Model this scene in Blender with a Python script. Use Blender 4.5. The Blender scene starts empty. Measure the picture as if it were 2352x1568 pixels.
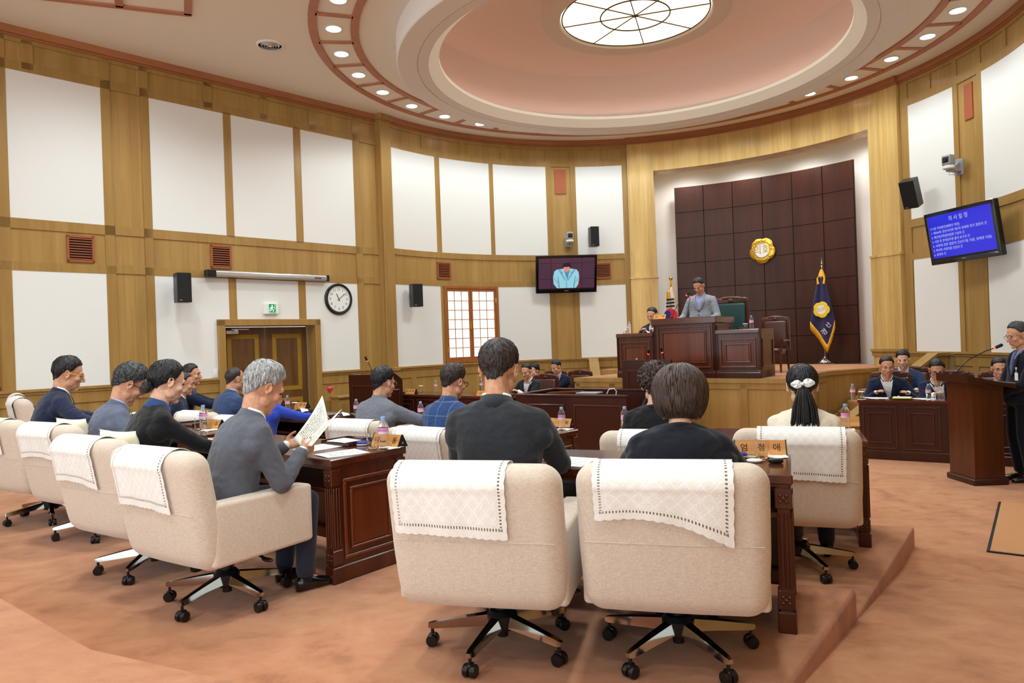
import bpy, bmesh, math, random
import numpy as np
from mathutils import Vector, Matrix, noise

random.seed(7)
S = bpy.context.scene
COL = S.collection
PI = math.pi

# ------------------------------------------------------------------ camera
ZC = 1.744
PH = 0.035
cam_d = bpy.data.cameras.new('camera')
cam_d.sensor_fit = 'HORIZONTAL'
cam_d.sensor_width = 36.0
cam_d.lens = 36.0 * 1660.0 / 2352.0
cam_d.clip_start = 0.05
cam_d.clip_end = 100
cam = bpy.data.objects.new('camera', cam_d)
COL.objects.link(cam)
cR = Vector((math.cos(PH), 0, -math.sin(PH)))
cU = Vector((math.sin(PH), 0, math.cos(PH)))
cB = Vector((0, -1, 0))
cam.matrix_world = Matrix(((cR.x, cU.x, cB.x, 0), (cR.y, cU.y, cB.y, 0), (cR.z, cU.z, cB.z, ZC), (0, 0, 0, 1)))
S.camera = cam

# ------------------------------------------------------------------ view, world
S.view_settings.view_transform = 'Standard'
S.view_settings.look = 'None'
S.view_settings.gamma = 1.0
S.view_settings.use_curve_mapping = False
S.view_settings.exposure = 0.13
S.cycles.use_denoising = True
S.cycles.max_bounces = 7
S.cycles.diffuse_bounces = 4
S.cycles.glossy_bounces = 3
S.cycles.transmission_bounces = 6
S.cycles.transparent_max_bounces = 8
S.cycles.caustics_reflective = False
S.cycles.caustics_refractive = False
S.cycles.sample_clamp_indirect = 4.0
w = bpy.data.worlds.new('world')
S.world = w
w.use_nodes = True
w.node_tree.nodes['Background'].inputs[0].default_value = (0.82, 0.95, 1.0, 1)
w.node_tree.nodes['Background'].inputs[1].default_value = 2.6

# ------------------------------------------------------------------ plan frame of the room
CX, CY = 2.07, 11.14                       # centre of the round ceiling
AX = math.radians(51.5)                    # axis of the room, towards the dais
AV = Vector((math.cos(AX), math.sin(AX), 0))
RV = Vector((math.sin(AX), -math.cos(AX), 0))
CEIL = 6.244
def AR(a, r, z=0.0):
    return Vector((CX, CY, z)) + AV * a + RV * r
def POL(R, deg, z=0.0):
    t = math.radians(deg)
    return Vector((CX + R * math.cos(t), CY + R * math.sin(t), z))
TA, TB, TC = .162, .324, .486              # the three carpeted steps

# ------------------------------------------------------------------ lamps of the room
def lamp(name, kind, loc, energy, color=(.84, .96, 1.0), rot=(0, 0, 0), **kw):
    d = bpy.data.lights.new(name, kind)
    d.energy = energy
    d.color = color
    for k, v in kw.items():
        setattr(d, k, v)
    o = bpy.data.objects.new(name, d)
    o.location = loc
    o.rotation_euler = rot
    COL.objects.link(o)
    return o
DL_ANG = [34.5 + 11.25 * k for k in range(32)]
for a in DL_ANG:
    lamp('downlight_beam', 'SPOT', POL(4.53, a, CEIL - .03), 58, spot_size=math.radians(142), spot_blend=.7, shadow_soft_size=.12)
# ceiling troughs over the seats (rear half of the room)
REAR = [(-4.5, 9.0), (-3.9, 5.2), (-1.2, 2.4), (.6, 3.4), (1.6, .6), (4.6, 4.2), (-2.6, 6.4), (3.6, 1.5), (-.6, -.8), (-3.4, 1.2)]
for (x, y) in REAR:
    lamp('trough_beam', 'SPOT', (x, y, CEIL - .03), 330, spot_size=math.radians(155), spot_blend=.7, shadow_soft_size=.2)
lamp('dome_beam', 'AREA', (CX, CY, 6.60), 190, shape='DISK', size=2.1, color=(.9, .96, .92))
for a in (70, 58, 46, 34):      # recessed lamps over the stage recess
    lamp('recess_beam', 'SPOT', POL(5.95, a, 5.72), 62, color=(1, .97, .92), spot_size=math.radians(150), spot_blend=.8, shadow_soft_size=.1)

# ================================================================== helpers
def lin(c):
    c = c / 255.0
    return c / 12.92 if c <= .04045 else ((c + .055) / 1.055) ** 2.4
def rgb(r, g, b):
    return (lin(r), lin(g), lin(b), 1)

class MB:
    """collects shapes; build() links them as one mesh object"""
    def __init__(s):
        s.v = []; s.f = []; s.m = []; s.uv = {}
    def add(s, vs, fs, mi=0, M=None, uvs=None):
        o = len(s.v)
        if M is not None:
            vs = [M @ Vector(p) for p in vs]
        s.v += [tuple(p) for p in vs]
        for k, f in enumerate(fs):
            if uvs is not None:
                s.uv[len(s.f)] = [uvs[i] for i in f]
            s.f.append([i + o for i in f]); s.m.append(mi)
        return s
    def box(s, c, d, b=0.0, M=None, mi=0):
        x, y, z = d[0] / 2, d[1] / 2, d[2] / 2
        cx, cy, cz = c
        if b <= 0:
            vs = [(cx + i * x, cy + j * y, cz + k * z) for k in (-1, 1) for j in (-1, 1) for i in (-1, 1)]
            fs = [(0, 2, 3, 1), (4, 5, 7, 6), (0, 1, 5, 4), (2, 6, 7, 3), (0, 4, 6, 2), (1, 3, 7, 5)]
            return s.add(vs, fs, mi, M)
        b = min(b, x * .9, y * .9, z * .9)
        vs = []; idx = {}
        for k in (-1, 1):
            for j in (-1, 1):
                for i in (-1, 1):
                    for ax in range(3):
                        q = [x - b, y - b, z - b]; q[ax] += b
                        idx[(i, j, k, ax)] = len(vs)
                        vs.append((cx + i * q[0], cy + j * q[1], cz + k * q[2]))
        fs = []
        for sg in (-1, 1):
            fs.append([idx[(sg, a, c2, 0)] for a, c2 in ((-1, -1), (1, -1), (1, 1), (-1, 1))][::sg])
            fs.append([idx[(a, sg, c2, 1)] for a, c2 in ((-1, -1), (-1, 1), (1, 1), (1, -1))][::sg])
            fs.append([idx[(a, c2, sg, 2)] for a, c2 in ((-1, -1), (1, -1), (1, 1), (-1, 1))][::sg])
        for a in (-1, 1):
            for c2 in (-1, 1):
                fs.append([idx[(-1, a, c2, 1)], idx[(1, a, c2, 1)], idx[(1, a, c2, 2)], idx[(-1, a, c2, 2)]][::a * c2])
                fs.append([idx[(a, -1, c2, 2)], idx[(a, 1, c2, 2)], idx[(a, 1, c2, 0)], idx[(a, -1, c2, 0)]][::a * c2])
                fs.append([idx[(a, c2, -1, 0)], idx[(a, c2, 1, 0)], idx[(a, c2, 1, 1)], idx[(a, c2, -1, 1)]][::a * c2])
        for i in (-1, 1):
            for j in (-1, 1):
                for k in (-1, 1):
                    fs.append([idx[(i, j, k, 0)], idx[(i, j, k, 1)], idx[(i, j, k, 2)]][::i * j * k])
        return s.add(vs, fs, mi, M)
    def loft(s, rings, caps=True, closed=True, mi=0, M=None):
        n = len(rings[0]); vs = [p for r in rings for p in r]; fs = []
        for i in range(len(rings) - 1):
            for j in range(n if closed else n - 1):
                k = (j + 1) % n
                fs.append((i * n + j, i * n + k, (i + 1) * n + k, (i + 1) * n + j))
        if caps and closed:
            fs.append(tuple(range(n - 1, -1, -1)))
            fs.append(tuple((len(rings) - 1) * n + j for j in range(n)))
        return s.add(vs, fs, mi, M)
    def lathe(s, prof, n=24, c=(0, 0, 0), M=None, mi=0):
        rings = [[(c[0] + r * math.cos(2 * PI * j / n), c[1] + r * math.sin(2 * PI * j / n), c[2] + z) for j in range(n)] for r, z in prof]
        return s.loft(rings, True, True, mi, M)
    def cyl(s, c, r, h, n=20, M=None, mi=0, r2=None):
        return s.lathe([(r, 0), (r if r2 is None else r2, h)], n, c, M, mi)
    def tube(s, pts, r, n=10, M=None, mi=0, flat=1.0):
        pts = [Vector(p) for p in pts]; rings = []; up = None
        for i, p in enumerate(pts):
            t = (pts[min(i + 1, len(pts) - 1)] - pts[max(i - 1, 0)])
            t = t.normalized() if t.length > 1e-9 else Vector((0, 0, 1))
            if up is None:
                up = t.orthogonal().normalized()
            up = (up - t * up.dot(t))
            up = up.normalized() if up.length > 1e-6 else t.orthogonal().normalized()
            sd = t.cross(up); rr = r[i] if hasattr(r, '__len__') else r
            rings.append([p + up * (rr * math.cos(2 * PI * j / n)) + sd * (rr * flat * math.sin(2 * PI * j / n)) for j in range(n)])
        return s.loft(rings, True, True, mi, M)
    def capsule(s, a, b, ra, rb, n=12, M=None, mi=0):
        a = Vector(a); b = Vector(b); t = b - a
        t = t.normalized() if t.length > 1e-6 else Vector((0, 0, 1))
        up = t.orthogonal().normalized(); sd = t.cross(up); rings = []
        for (p, r, angs) in ((a, ra, (-85, -60, -30, 0)), (b, rb, (0, 30, 60, 85))):
            for g in angs:
                g = math.radians(g)
                q = p + t * (r * math.sin(g)); rr = r * math.cos(g)
                rings.append([q + up * (rr * math.cos(2 * PI * j / n)) + sd * (rr * math.sin(2 * PI * j / n)) for j in range(n)])
        return s.loft(rings, True, True, mi, M)
    def ell(s, c, r, n=16, m=10, M=None, mi=0, R=None):
        c = Vector(c); rings = []
        for i in range(m + 1):
            g = -PI / 2 + PI * (.03 + .94 * i / m)
            ring = []
            for j in range(n):
                q = Vector((r[0] * math.cos(g) * math.cos(2 * PI * j / n), r[1] * math.cos(g) * math.sin(2 * PI * j / n), r[2] * math.sin(g)))
                if R is not None: q = R @ q
                ring.append(c + q)
            rings.append(ring)
        return s.loft(rings, True, True, mi, M)
    def prism(s, poly, z0, z1, M=None, mi=0):
        n = len(poly)
        vs = [(p[0], p[1], z0) for p in poly] + [(p[0], p[1], z1) for p in poly]
        fs = [tuple(range(n - 1, -1, -1)), tuple(range(n, 2 * n))] + [(i, (i + 1) % n, n + (i + 1) % n, n + i) for i in range(n)]
        return s.add(vs, fs, mi, M)
    def grid(s, fn, nu, nv, mi=0, M=None, thick=0.0):
        vs = []; uv = []
        for i in range(nu + 1):
            for j in range(nv + 1):
                vs.append(Vector(fn(i / nu, j / nv))); uv.append((i / nu, j / nv))
        fs = [(i * (nv + 1) + j, (i + 1) * (nv + 1) + j, (i + 1) * (nv + 1) + j + 1, i * (nv + 1) + j + 1) for i in range(nu) for j in range(nv)]
        if thick:
            N = len(vs); nr = [Vector((0, 0, 0)) for _ in vs]
            for f in fs:
                q = (vs[f[2]] - vs[f[0]]).cross(vs[f[3]] - vs[f[1]])
                for i in f: nr[i] += q
            vs2 = [p - nr[i].normalized() * thick if nr[i].length > 1e-12 else p for i, p in enumerate(vs)]
            edge = [i * (nv + 1) for i in range(nu + 1)] + [nu * (nv + 1) + j for j in range(1, nv + 1)] + [i * (nv + 1) + nv for i in range(nu - 1, -1, -1)] + [j for j in range(nv - 1, 0, -1)]
            fs = fs + [tuple(N + i for i in f[::-1]) for f in fs] + [(edge[k], N + edge[k], N + edge[(k + 1) % len(edge)], edge[(k + 1) % len(edge)]) for k in range(len(edge))]
            vs = vs + vs2; uv = uv + uv
        return s.add(vs, fs, mi, M, uv)
    def rbox(s, c, h, r, cuts=(1, 1, 1), k=4, fn=None, M=None, mi=0):
        """rounded box: centre, half sizes, radii per axis; fn bends the points"""
        def ax(hh, rr, m):
            a = [-hh + rr * (1 - math.cos(PI / 2 * i / k)) if False else -hh + rr * i / k for i in range(k)]
            mid = [-(hh - rr) + 2 * (hh - rr) * i / m for i in range(m + 1)]
            return a + mid + [-q for q in a[::-1]]
        A = [ax(h[i], r[i], cuts[i]) for i in range(3)]
        vs = []; fs = []; cache = {}
        def P(p):
            key = (round(p[0], 6), round(p[1], 6), round(p[2], 6))
            if key in cache: return cache[key]
            q = [max(-(h[i] - r[i]), min(h[i] - r[i], p[i])) for i in range(3)]
            d = Vector([(p[i] - q[i]) / r[i] for i in range(3)])
            if d.length > 1e-9: d.normalize()
            o = Vector([c[i] + q[i] + r[i] * d[i] for i in range(3)])
            if fn: o = Vector(fn(o))
            cache[key] = len(vs); vs.append(o); return cache[key]
        for a in range(3):
            b, d = (a + 1) % 3, (a + 2) % 3
            for sg in (-1, 1):
                for i in range(len(A[b]) - 1):
                    for j in range(len(A[d]) - 1):
                        q = []
                        for (ii, jj) in ((i, j), (i + 1, j), (i + 1, j + 1), (i, j + 1)):
                            p = [0, 0, 0]; p[a] = sg * h[a]; p[b] = A[b][ii]; p[d] = A[d][jj]; q.append(P(p))
                        if len(set(q)) == 4: fs.append(tuple(q[::sg]))
        return s.add(vs, fs, mi, M)
    def frame(s, w, h, bar, dep, M, mi=0, bev=.004):
        """rectangular moulding lying in the local XZ plane, centred, front towards -y"""
        s.box((0, -dep / 2, h / 2 - bar / 2), (w, dep, bar), bev, M, mi)
        s.box((0, -dep / 2, -h / 2 + bar / 2), (w, dep, bar), bev, M, mi)
        s.box((-w / 2 + bar / 2, -dep / 2, 0), (bar, dep, h - 2 * bar), bev, M, mi)
        s.box((w / 2 - bar / 2, -dep / 2, 0), (bar, dep, h - 2 * bar), bev, M, mi)
        return s
    def mesh(s, name, mats, smooth=None):
        me = bpy.data.meshes.new(name)
        me.from_pydata(s.v, [], s.f)
        for m in (mats if isinstance(mats, (list, tuple)) else [mats]):
            me.materials.append(m)
        if any(s.m): me.polygons.foreach_set('material_index', s.m)
        if s.uv:
            ul = me.uv_layers.new(name='UVMap')
            for p in me.polygons:
                if p.index in s.uv:
                    for li, q in zip(p.loop_indices, s.uv[p.index]): ul.data[li].uv = q
        if smooth is not None:
            me.polygons.foreach_set('use_smooth', [True] * len(me.polygons))
            if smooth < 179: me.set_sharp_from_angle(angle=math.radians(smooth))
        me.update()
        return me
    def build(s, name, mats, parent=None, smooth=40, label=None):
        return link(name, s.mesh(name, mats, smooth), parent, label)

def link(name, me, parent=None, label=None, M=None):
    o = bpy.data.objects.new(name, me)
    COL.objects.link(o)
    if parent is not None: o.parent = parent
    if M is not None: o.matrix_local = M
    if label: o['label'] = label
    return o
def tag(o, label, cat, group=None, kind=None):
    o['label'] = label; o['category'] = cat
    if group: o['group'] = group
    if kind: o['kind'] = kind
    return o
def thing(name, label, cat, loc=(0, 0, 0), face=90.0, group=None, pitch=0.0, roll=0.0):
    """an Empty at the thing's base; its local +y looks along 'face' (degrees in plan)"""
    o = bpy.data.objects.new(name, None)
    COL.objects.link(o)
    o.empty_display_size = .05
    o.location = loc
    o.rotation_euler = (math.radians(pitch), math.radians(roll), math.radians(face - 90))
    return tag(o, label, cat, group)
def struct(o):
    o['kind'] = 'structure'
    return o
def copy_tree(o, parent=None):
    c = o.copy(); COL.objects.link(c); c.parent = parent
    for ch in list(o.children): copy_tree(ch, c)
    return c
def T(x=0, y=0, z=0): return Matrix.Translation((x, y, z))
def RZ(d): return Matrix.Rotation(math.radians(d), 4, 'Z')
def RX(d): return Matrix.Rotation(math.radians(d), 4, 'X')
def RY(d): return Matrix.Rotation(math.radians(d), 4, 'Y')
def SC(x, y, z): return Matrix.Diagonal((x, y, z, 1))

_txt = {}
def text_mesh(body, size, depth=.001, align='CENTER'):
    """lettering as a mesh in the local XZ plane, reading along +x, front towards -y"""
    cu = bpy.data.curves.new('lettering', 'FONT')
    cu.body = body; cu.size = size; cu.align_x = align; cu.align_y = 'CENTER'
    cu.extrude = depth; cu.resolution_u = 2
    ob = bpy.data.objects.new('lettering', cu)
    COL.objects.link(ob)
    dg = bpy.context.evaluated_depsgraph_get()
    me = bpy.data.meshes.new_from_object(ob.evaluated_get(dg))
    bpy.data.objects.remove(ob); bpy.data.curves.remove(cu)
    me.transform(RX(90))
    return me
def text(body, size, mat, parent, M, depth=.001, name='lettering', align='CENTER', fit=None):
    me = text_mesh(body, size, depth, align)
    me.materials.clear(); me.materials.append(mat)
    if fit:
        xs = [v.co.x for v in me.vertices]
        if xs and max(xs) - min(xs) > 1e-6: me.transform(SC(fit / (max(xs) - min(xs)), 1, 1))
    return link(name, me, parent, None, M)

# ------------------------------------------------------------------ materials
_M = {}
def mat(name, col, rough=.6, metal=0.0, spec=.5, emit=None, es=1.0, coat=0.0, alpha=1.0, trans=0.0, ior=1.45, sheen=0.0):
    if name in _M: return _M[name]
    m = bpy.data.materials.new(name); m.use_nodes = True
    b = m.node_tree.nodes['Principled BSDF']
    b.inputs['Base Color'].default_value = col
    b.inputs['Roughness'].default_value = rough
    b.inputs['Metallic'].default_value = metal
    b.inputs['Specular IOR Level'].default_value = spec
    b.inputs['Coat Weight'].default_value = coat
    b.inputs['Coat Roughness'].default_value = .15
    b.inputs['Transmission Weight'].default_value = trans
    b.inputs['IOR'].default_value = ior
    b.inputs['Alpha'].default_value = alpha
    b.inputs['Sheen Weight'].default_value = sheen
    if emit:
        b.inputs['Emission Color'].default_value = emit
        b.inputs['Emission Strength'].default_value = es
    _M[name] = m
    return m
class NT:
    """small node-writing helper"""
    def __init__(s, m):
        s.t = m.node_tree; s.b = s.t.nodes['Principled BSDF']
    def n(s, typ, **kw):
        o = s.t.nodes.new(typ)
        for k, v in kw.items():
            if k.startswith('i_'):
                key = k[2:].replace('_', ' ')
                o.inputs[int(key) if key.isdigit() else key].default_value = v
            else: setattr(o, k, v)
        return o
    def l(s, a, b): s.t.links.new(a, b)
    def ramp(s, fac, stops, interp='LINEAR'):
        r = s.n('ShaderNodeValToRGB'); r.color_ramp.interpolation = interp
        e = r.color_ramp.elements
        while len(e) > 1: e.remove(e[-1])
        e[0].position, e[0].color = stops[0]
        for p, c in stops[1:]:
            q = e.new(p); q.color = c
        s.l(fac, r.inputs['Fac'])
        return r.outputs['Color']
    def coord(s, scale=(1, 1, 1), kind='Object', rot=(0, 0, 0)):
        tc = s.n('ShaderNodeTexCoord'); mp = s.n('ShaderNodeMapping')
        mp.inputs['Scale'].default_value = scale; mp.inputs['Rotation'].default_value = rot
        s.l(tc.outputs[kind], mp.inputs['Vector'])
        return mp.outputs['Vector']
    def noise(s, vec, scale, detail=3, rough=.5, dist=0.0):
        o = s.n('ShaderNodeTexNoise', i_Scale=scale, i_Detail=detail, i_Roughness=rough, i_Distortion=dist)
        s.l(vec, o.inputs['Vector'])
        return o.outputs['Fac']
    def bump(s, h, strength=.3, dist=.01):
        o = s.n('ShaderNodeBump', i_Strength=strength, i_Distance=dist)
        s.l(h, o.inputs['Height']); s.l(o.outputs['Normal'], s.b.inputs['Normal'])
        return o
    def math(s, op, a, b=None, c=None):
        o = s.n('ShaderNodeMath', operation=op)
        for i, q in enumerate((a, b, c)):
            if q is None: continue
            if isinstance(q, (int, float)): o.inputs[i].default_value = q
            else: s.l(q, o.inputs[i])
        return o.outputs[0]
    def mix(s, fac, a, b, typ='MIX'):
        o = s.n('ShaderNodeMix', data_type='RGBA', blend_type=typ)
        if isinstance(fac, (int, float)): o.inputs[0].default_value = fac
        else: s.l(fac, o.inputs[0])
        for i, q in ((6, a), (7, b)):
            if isinstance(q, tuple): o.inputs[i].default_value = q
            else: s.l(q, o.inputs[i])
        return o.outputs[2]
def wood(name, c0, c1, rough=.35, coat=.2, board=0.0, grain=(18, 18, 1.2), boardvec=None, kind='Object', spec=.4):
    """long-grained veneer; 'board' = width of the staves it is laid up from"""
    m = mat(name, c0, rough, coat=coat, spec=spec); t = NT(m)
    v = t.coord(grain, kind)
    f = t.noise(v, 1.0, 4, .6, .6)
    f2 = t.noise(t.coord((grain[0] * .25, grain[1] * .25, grain[2] * .3), kind), 1.0, 2, .5)
    mixf = t.math('MULTIPLY_ADD', f2, .6, t.math('MULTIPLY', f, .55))
    col = t.ramp(mixf, [(.32, c0), (.78, c1)])
    if board:
        vv = t.coord((1, 1, 1), kind)
        sx = t.n('ShaderNodeSeparateXYZ'); t.l(vv, sx.inputs[0])
        if boardvec: q = t.math('ADD', t.math('MULTIPLY', sx.outputs[0], boardvec[0]), t.math('MULTIPLY', sx.outputs[1], boardvec[1]))
        else: q = sx.outputs[0]
        k = t.math('FLOOR', t.math('DIVIDE', q, board))
        wn = t.n('ShaderNodeTexWhiteNoise', noise_dimensions='1D'); t.l(k, wn.inputs['W'])
        tint = t.ramp(wn.outputs['Value'], [(0, (.90, .89, .87, 1)), (1, (1.06, 1.06, 1.06, 1))])
        col = t.mix(1.0, col, tint, 'MULTIPLY')
    t.l(col, t.b.inputs['Base Color'])
    t.bump(f, .06, .002)
    return m
OAK_A, OAK_B = rgb(148, 111, 56), rgb(172, 136, 76)
M_oak = wood('oak_veneer', OAK_A, OAK_B, .42, .1)
M_oak_panel = wood('oak_panel_veneer', rgb(154, 117, 60), rgb(180, 144, 84), .42, .1, board=.13, boardvec=(.7826, .6225))
M_portal = wood('oak_portal_veneer', rgb(182, 142, 76), rgb(222, 188, 120), .38, .15, board=.16, boardvec=(.7826, -.6225))
M_cornice = wood('cornice_wood', rgb(150, 92, 56), rgb(176, 116, 76), .45, .1, grain=(3, 3, 20))
M_pink_trim = wood('ceiling_trim_wood', rgb(172, 112, 84), rgb(190, 130, 100), .5, 0)
M_mah = wood('mahogany', rgb(48, 18, 8), rgb(92, 42, 20), .28, .35, grain=(14, 14, 1.0))
M_mah_lit = wood('mahogany_lit_panel', rgb(74, 30, 12), rgb(116, 54, 24), .28, .35, grain=(12, 12, .9))  # lighter copy of the mahogany, its lit tone put into the colour
M_mah_top = wood('mahogany_top', rgb(56, 24, 13), rgb(98, 48, 28), .16, .6, grain=(1.2, 14, 14))
M_mah_dark = wood('dark_mahogany', rgb(40, 15, 8), rgb(66, 28, 14), .3, .3, grain=(10, 10, .8))
M_walnut = wood('walnut_door_veneer', rgb(78, 50, 24), rgb(116, 80, 44), .4, .15, grain=(22, 22, 1.4))
M_inlay = mat('olive_gold_inlay', rgb(150, 116, 34), .5)
M_brown_wood = wood('window_wood', rgb(138, 78, 36), rgb(170, 104, 54), .4, .2)
M_vent = mat('vent_wood', rgb(160, 86, 48), .5)
M_wallwhite = mat('white_wall_panel', rgb(232, 231, 227), .8)
_t = NT(M_wallwhite); _t.bump(_t.noise(_t.coord(), 260, 2), .06, .002)
M_ceil = mat('ceiling_paint', rgb(236, 230, 216), .85)
M_dome = mat('dome_plaster', rgb(236, 226, 216), .9)
_t = NT(M_dome); _t.bump(_t.noise(_t.coord(), 120, 3), .12, .004)
M_white = mat('white_gloss', rgb(236, 236, 234), .4)
M_black = mat('black_plastic', rgb(18, 18, 20), .35)
M_blackm = mat('black_matte', rgb(14, 14, 15), .7)
M_grey = mat('grey_plastic', rgb(150, 150, 152), .4)
M_chrome = mat('chrome', rgb(176, 172, 166), .10, 1.0)
M_alu = mat('brushed_aluminium', rgb(205, 206, 208), .3, .7)
M_gold = mat('gold_metal', rgb(224, 178, 70), .28, .9)
M_paper = mat('paper', rgb(244, 243, 238), .7)
M_cream = mat('cream_paper', rgb(242, 236, 214), .7)
M_leather = mat('brown_leather', rgb(70, 34, 26), .35, coat=.2)
M_greenleather = mat('green_leather', rgb(14, 58, 58), .4)
M_red_led = mat('red_led', (1, .05, .03, 1), .5, emit=(1, .05, .02, 1), es=4)
M_glass = mat('clear_glass', (1, 1, 1, 1), .02, trans=1.0, ior=1.35, spec=.5)
M_water = mat('water_bottle_plastic', (.97, .985, 1, 1), .06, trans=.92, ior=1.12)
M_cap = mat('light_blue_cap', rgb(130, 176, 224), .4)
M_pinklabel = mat('pink_label', rgb(240, 160, 200), .5)
M_bluecase = mat('blue_case', rgb(38, 46, 150), .25)
M_carpet = mat('peach_carpet', rgb(204, 140, 102), .95, spec=.1, sheen=.25)
_t = NT(M_carpet)
_f = _t.noise(_t.coord((1, 1, 1)), 2.2, 5, .62, .8)
_g = _t.noise(_t.coord((1.0, 1.7, 1), 'Object', (0, 0, .35)), 5.5, 5, .62, .4)
_h = _t.math('ADD', _t.math('MULTIPLY', _f, .6), _t.math('MULTIPLY', _g, .4))
_t.l(_t.mix(.16, _t.ramp(_h, [(.38, rgb(160, 101, 65)), (.47, rgb(184, 121, 82)), (.60, rgb(196, 137, 96))]), _t.ramp(_t.noise(_t.coord(), 300, 2), [(.3, rgb(140, 86, 56)), (.7, rgb(216, 164, 126))])), _t.b.inputs['Base Color'])
_t.bump(_t.noise(_t.coord(), 420, 2), .5, .004)
M_fabric = mat('beige_upholstery', rgb(216, 200, 184), .9, spec=.15, sheen=.3)
_t = NT(M_fabric)
_f = _t.noise(_t.coord((9, 9, 1.5)), 30, 4, .7); _g = _t.noise(_t.coord((1.5, 1.5, 9)), 30, 4, .7)
_h = _t.math('ADD', _t.math('MULTIPLY', _f, .5), _t.math('MULTIPLY', _g, .5))
_t.l(_t.ramp(_h, [(.35, rgb(196, 177, 160)), (.6, rgb(222, 206, 190))]), _t.b.inputs['Base Color'])
_t.bump(_h, .15, .003)
M_cushion = mat('cream_cushion', rgb(236, 230, 204), .8, sheen=.3)
M_seam = mat('seam_piping', rgb(178, 150, 130), .9)
# lace: embossed lattice, eyelets along the hem
M_lace = mat('white_lace', rgb(246, 244, 240), .85, sheen=.3)
_t = NT(M_lace)
_uv = _t.n('ShaderNodeTexCoord').outputs['UV']
_s = _t.n('ShaderNodeSeparateXYZ'); _t.l(_uv, _s.inputs[0])
_u, _v = _s.outputs[0], _s.outputs[1]
_d1 = _t.math('PINGPONG', _t.math('ADD', _t.math('MULTIPLY', _u, 9), _t.math('MULTIPLY', _v, 9)), .5)
_d2 = _t.math('PINGPONG', _t.math('SUBTRACT', _t.math('MULTIPLY', _u, 9), _t.math('MULTIPLY', _v, 9)), .5)
_lat = _t.math('LESS_THAN', _t.math('MINIMUM', _d1, _d2), .07)
_vor = _t.n('ShaderNodeTexVoronoi', i_Scale=150.0); _t.l(_uv, _vor.inputs['Vector'])
_d3 = _t.math('PINGPONG', _t.math('ADD', _t.math('MULTIPLY', _u, 18), _t.math('MULTIPLY', _v, 18)), .5); _d4 = _t.math('PINGPONG', _t.math('SUBTRACT', _t.math('MULTIPLY', _u, 18), _t.math('MULTIPLY', _v, 18)), .5)
_dia = _t.math('LESS_THAN', _t.math('ABSOLUTE', _t.math('SUBTRACT', _t.math('MINIMUM', _d3, _d4), .28)), .06)
_mid = _t.math('MULTIPLY', _t.math('COMPARE', _u, .5, .42), _t.math('COMPARE', _v, .70, .21))
_hh = _t.math('MULTIPLY', _mid, _t.math('ADD', _t.math('MULTIPLY', _lat, 1.0), _t.math('MULTIPLY', _dia, .8)))
_t.bump(_t.math('ADD', _hh, _t.math('MULTIPLY', _vor.outputs['Distance'], .5)), .6, .004)
_t.l(_t.mix(_hh, rgb(242, 239, 234), rgb(252, 251, 249)), _t.b.inputs['Base Color'])
_eu = _t.math('MINIMUM', _u, _t.math('SUBTRACT', 1.0, _u)); _ev = _t.math('SUBTRACT', 1.0, _v)
_bandu = _t.math('COMPARE', _eu, .045, .009); _bandv = _t.math('COMPARE', _ev, .060, .010)
_pu = _t.math('GREATER_THAN', _t.math('PINGPONG', _t.math('MULTIPLY', _v, 44), .5), .26)
_pv = _t.math('GREATER_THAN', _t.math('PINGPONG', _t.math('MULTIPLY', _u, 40), .5), .28)
_hole = _t.math('MAXIMUM', _t.math('MULTIPLY', _bandu, _pu), _t.math('MULTIPLY', _bandv, _pv))
_inside = _t.math('MULTIPLY', _t.math('GREATER_THAN', _eu, .03), _t.math('GREATER_THAN', _ev, .04))
_t.l(_t.math('SUBTRACT', 1.0, _t.math('MULTIPLY', _hole, _inside)), _t.b.inputs['Alpha'])
# printed page: rows of small dark words
def page_mat(name, base, rows=26, words=16, ink=rgb(60, 58, 60)):
    m = mat(name, base, .7); t = NT(m)
    uv = t.n('ShaderNodeTexCoord').outputs['UV']; s = t.n('ShaderNodeSeparateXYZ'); t.l(uv, s.inputs[0])
    u, v = s.outputs[0], s.outputs[1]
    row = t.math('FLOOR', t.math('MULTIPLY', v, rows))
    line = t.math('LESS_THAN', t.math('FRACT', t.math('MULTIPLY', v, rows)), .42)
    nz = t.n('ShaderNodeTexNoise', i_Scale=1.0, i_Detail=1.0); cmb = t.n('ShaderNodeCombineXYZ')
    t.l(t.math('MULTIPLY', u, words * 3.2), cmb.inputs[0]); t.l(t.math('MULTIPLY', row, 7.31), cmb.inputs[1]); t.l(cmb.outputs[0], nz.inputs['Vector'])
    wd = t.math('GREATER_THAN', nz.outputs['Fac'], .47)
    mu = t.math('COMPARE', u, .5, .38); mv = t.math('COMPARE', v, .52, .38)
    k = t.math('MULTIPLY', t.math('MULTIPLY', line, wd), t.math('MULTIPLY', mu, mv))
    t.l(t.mix(k, base, ink), t.b.inputs['Base Color'])
    return m
M_page = page_mat('printed_page', rgb(243, 240, 226))
M_sheet = page_mat('printed_sheet', rgb(246, 245, 241), 12, 10, rgb(150, 150, 155))
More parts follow.
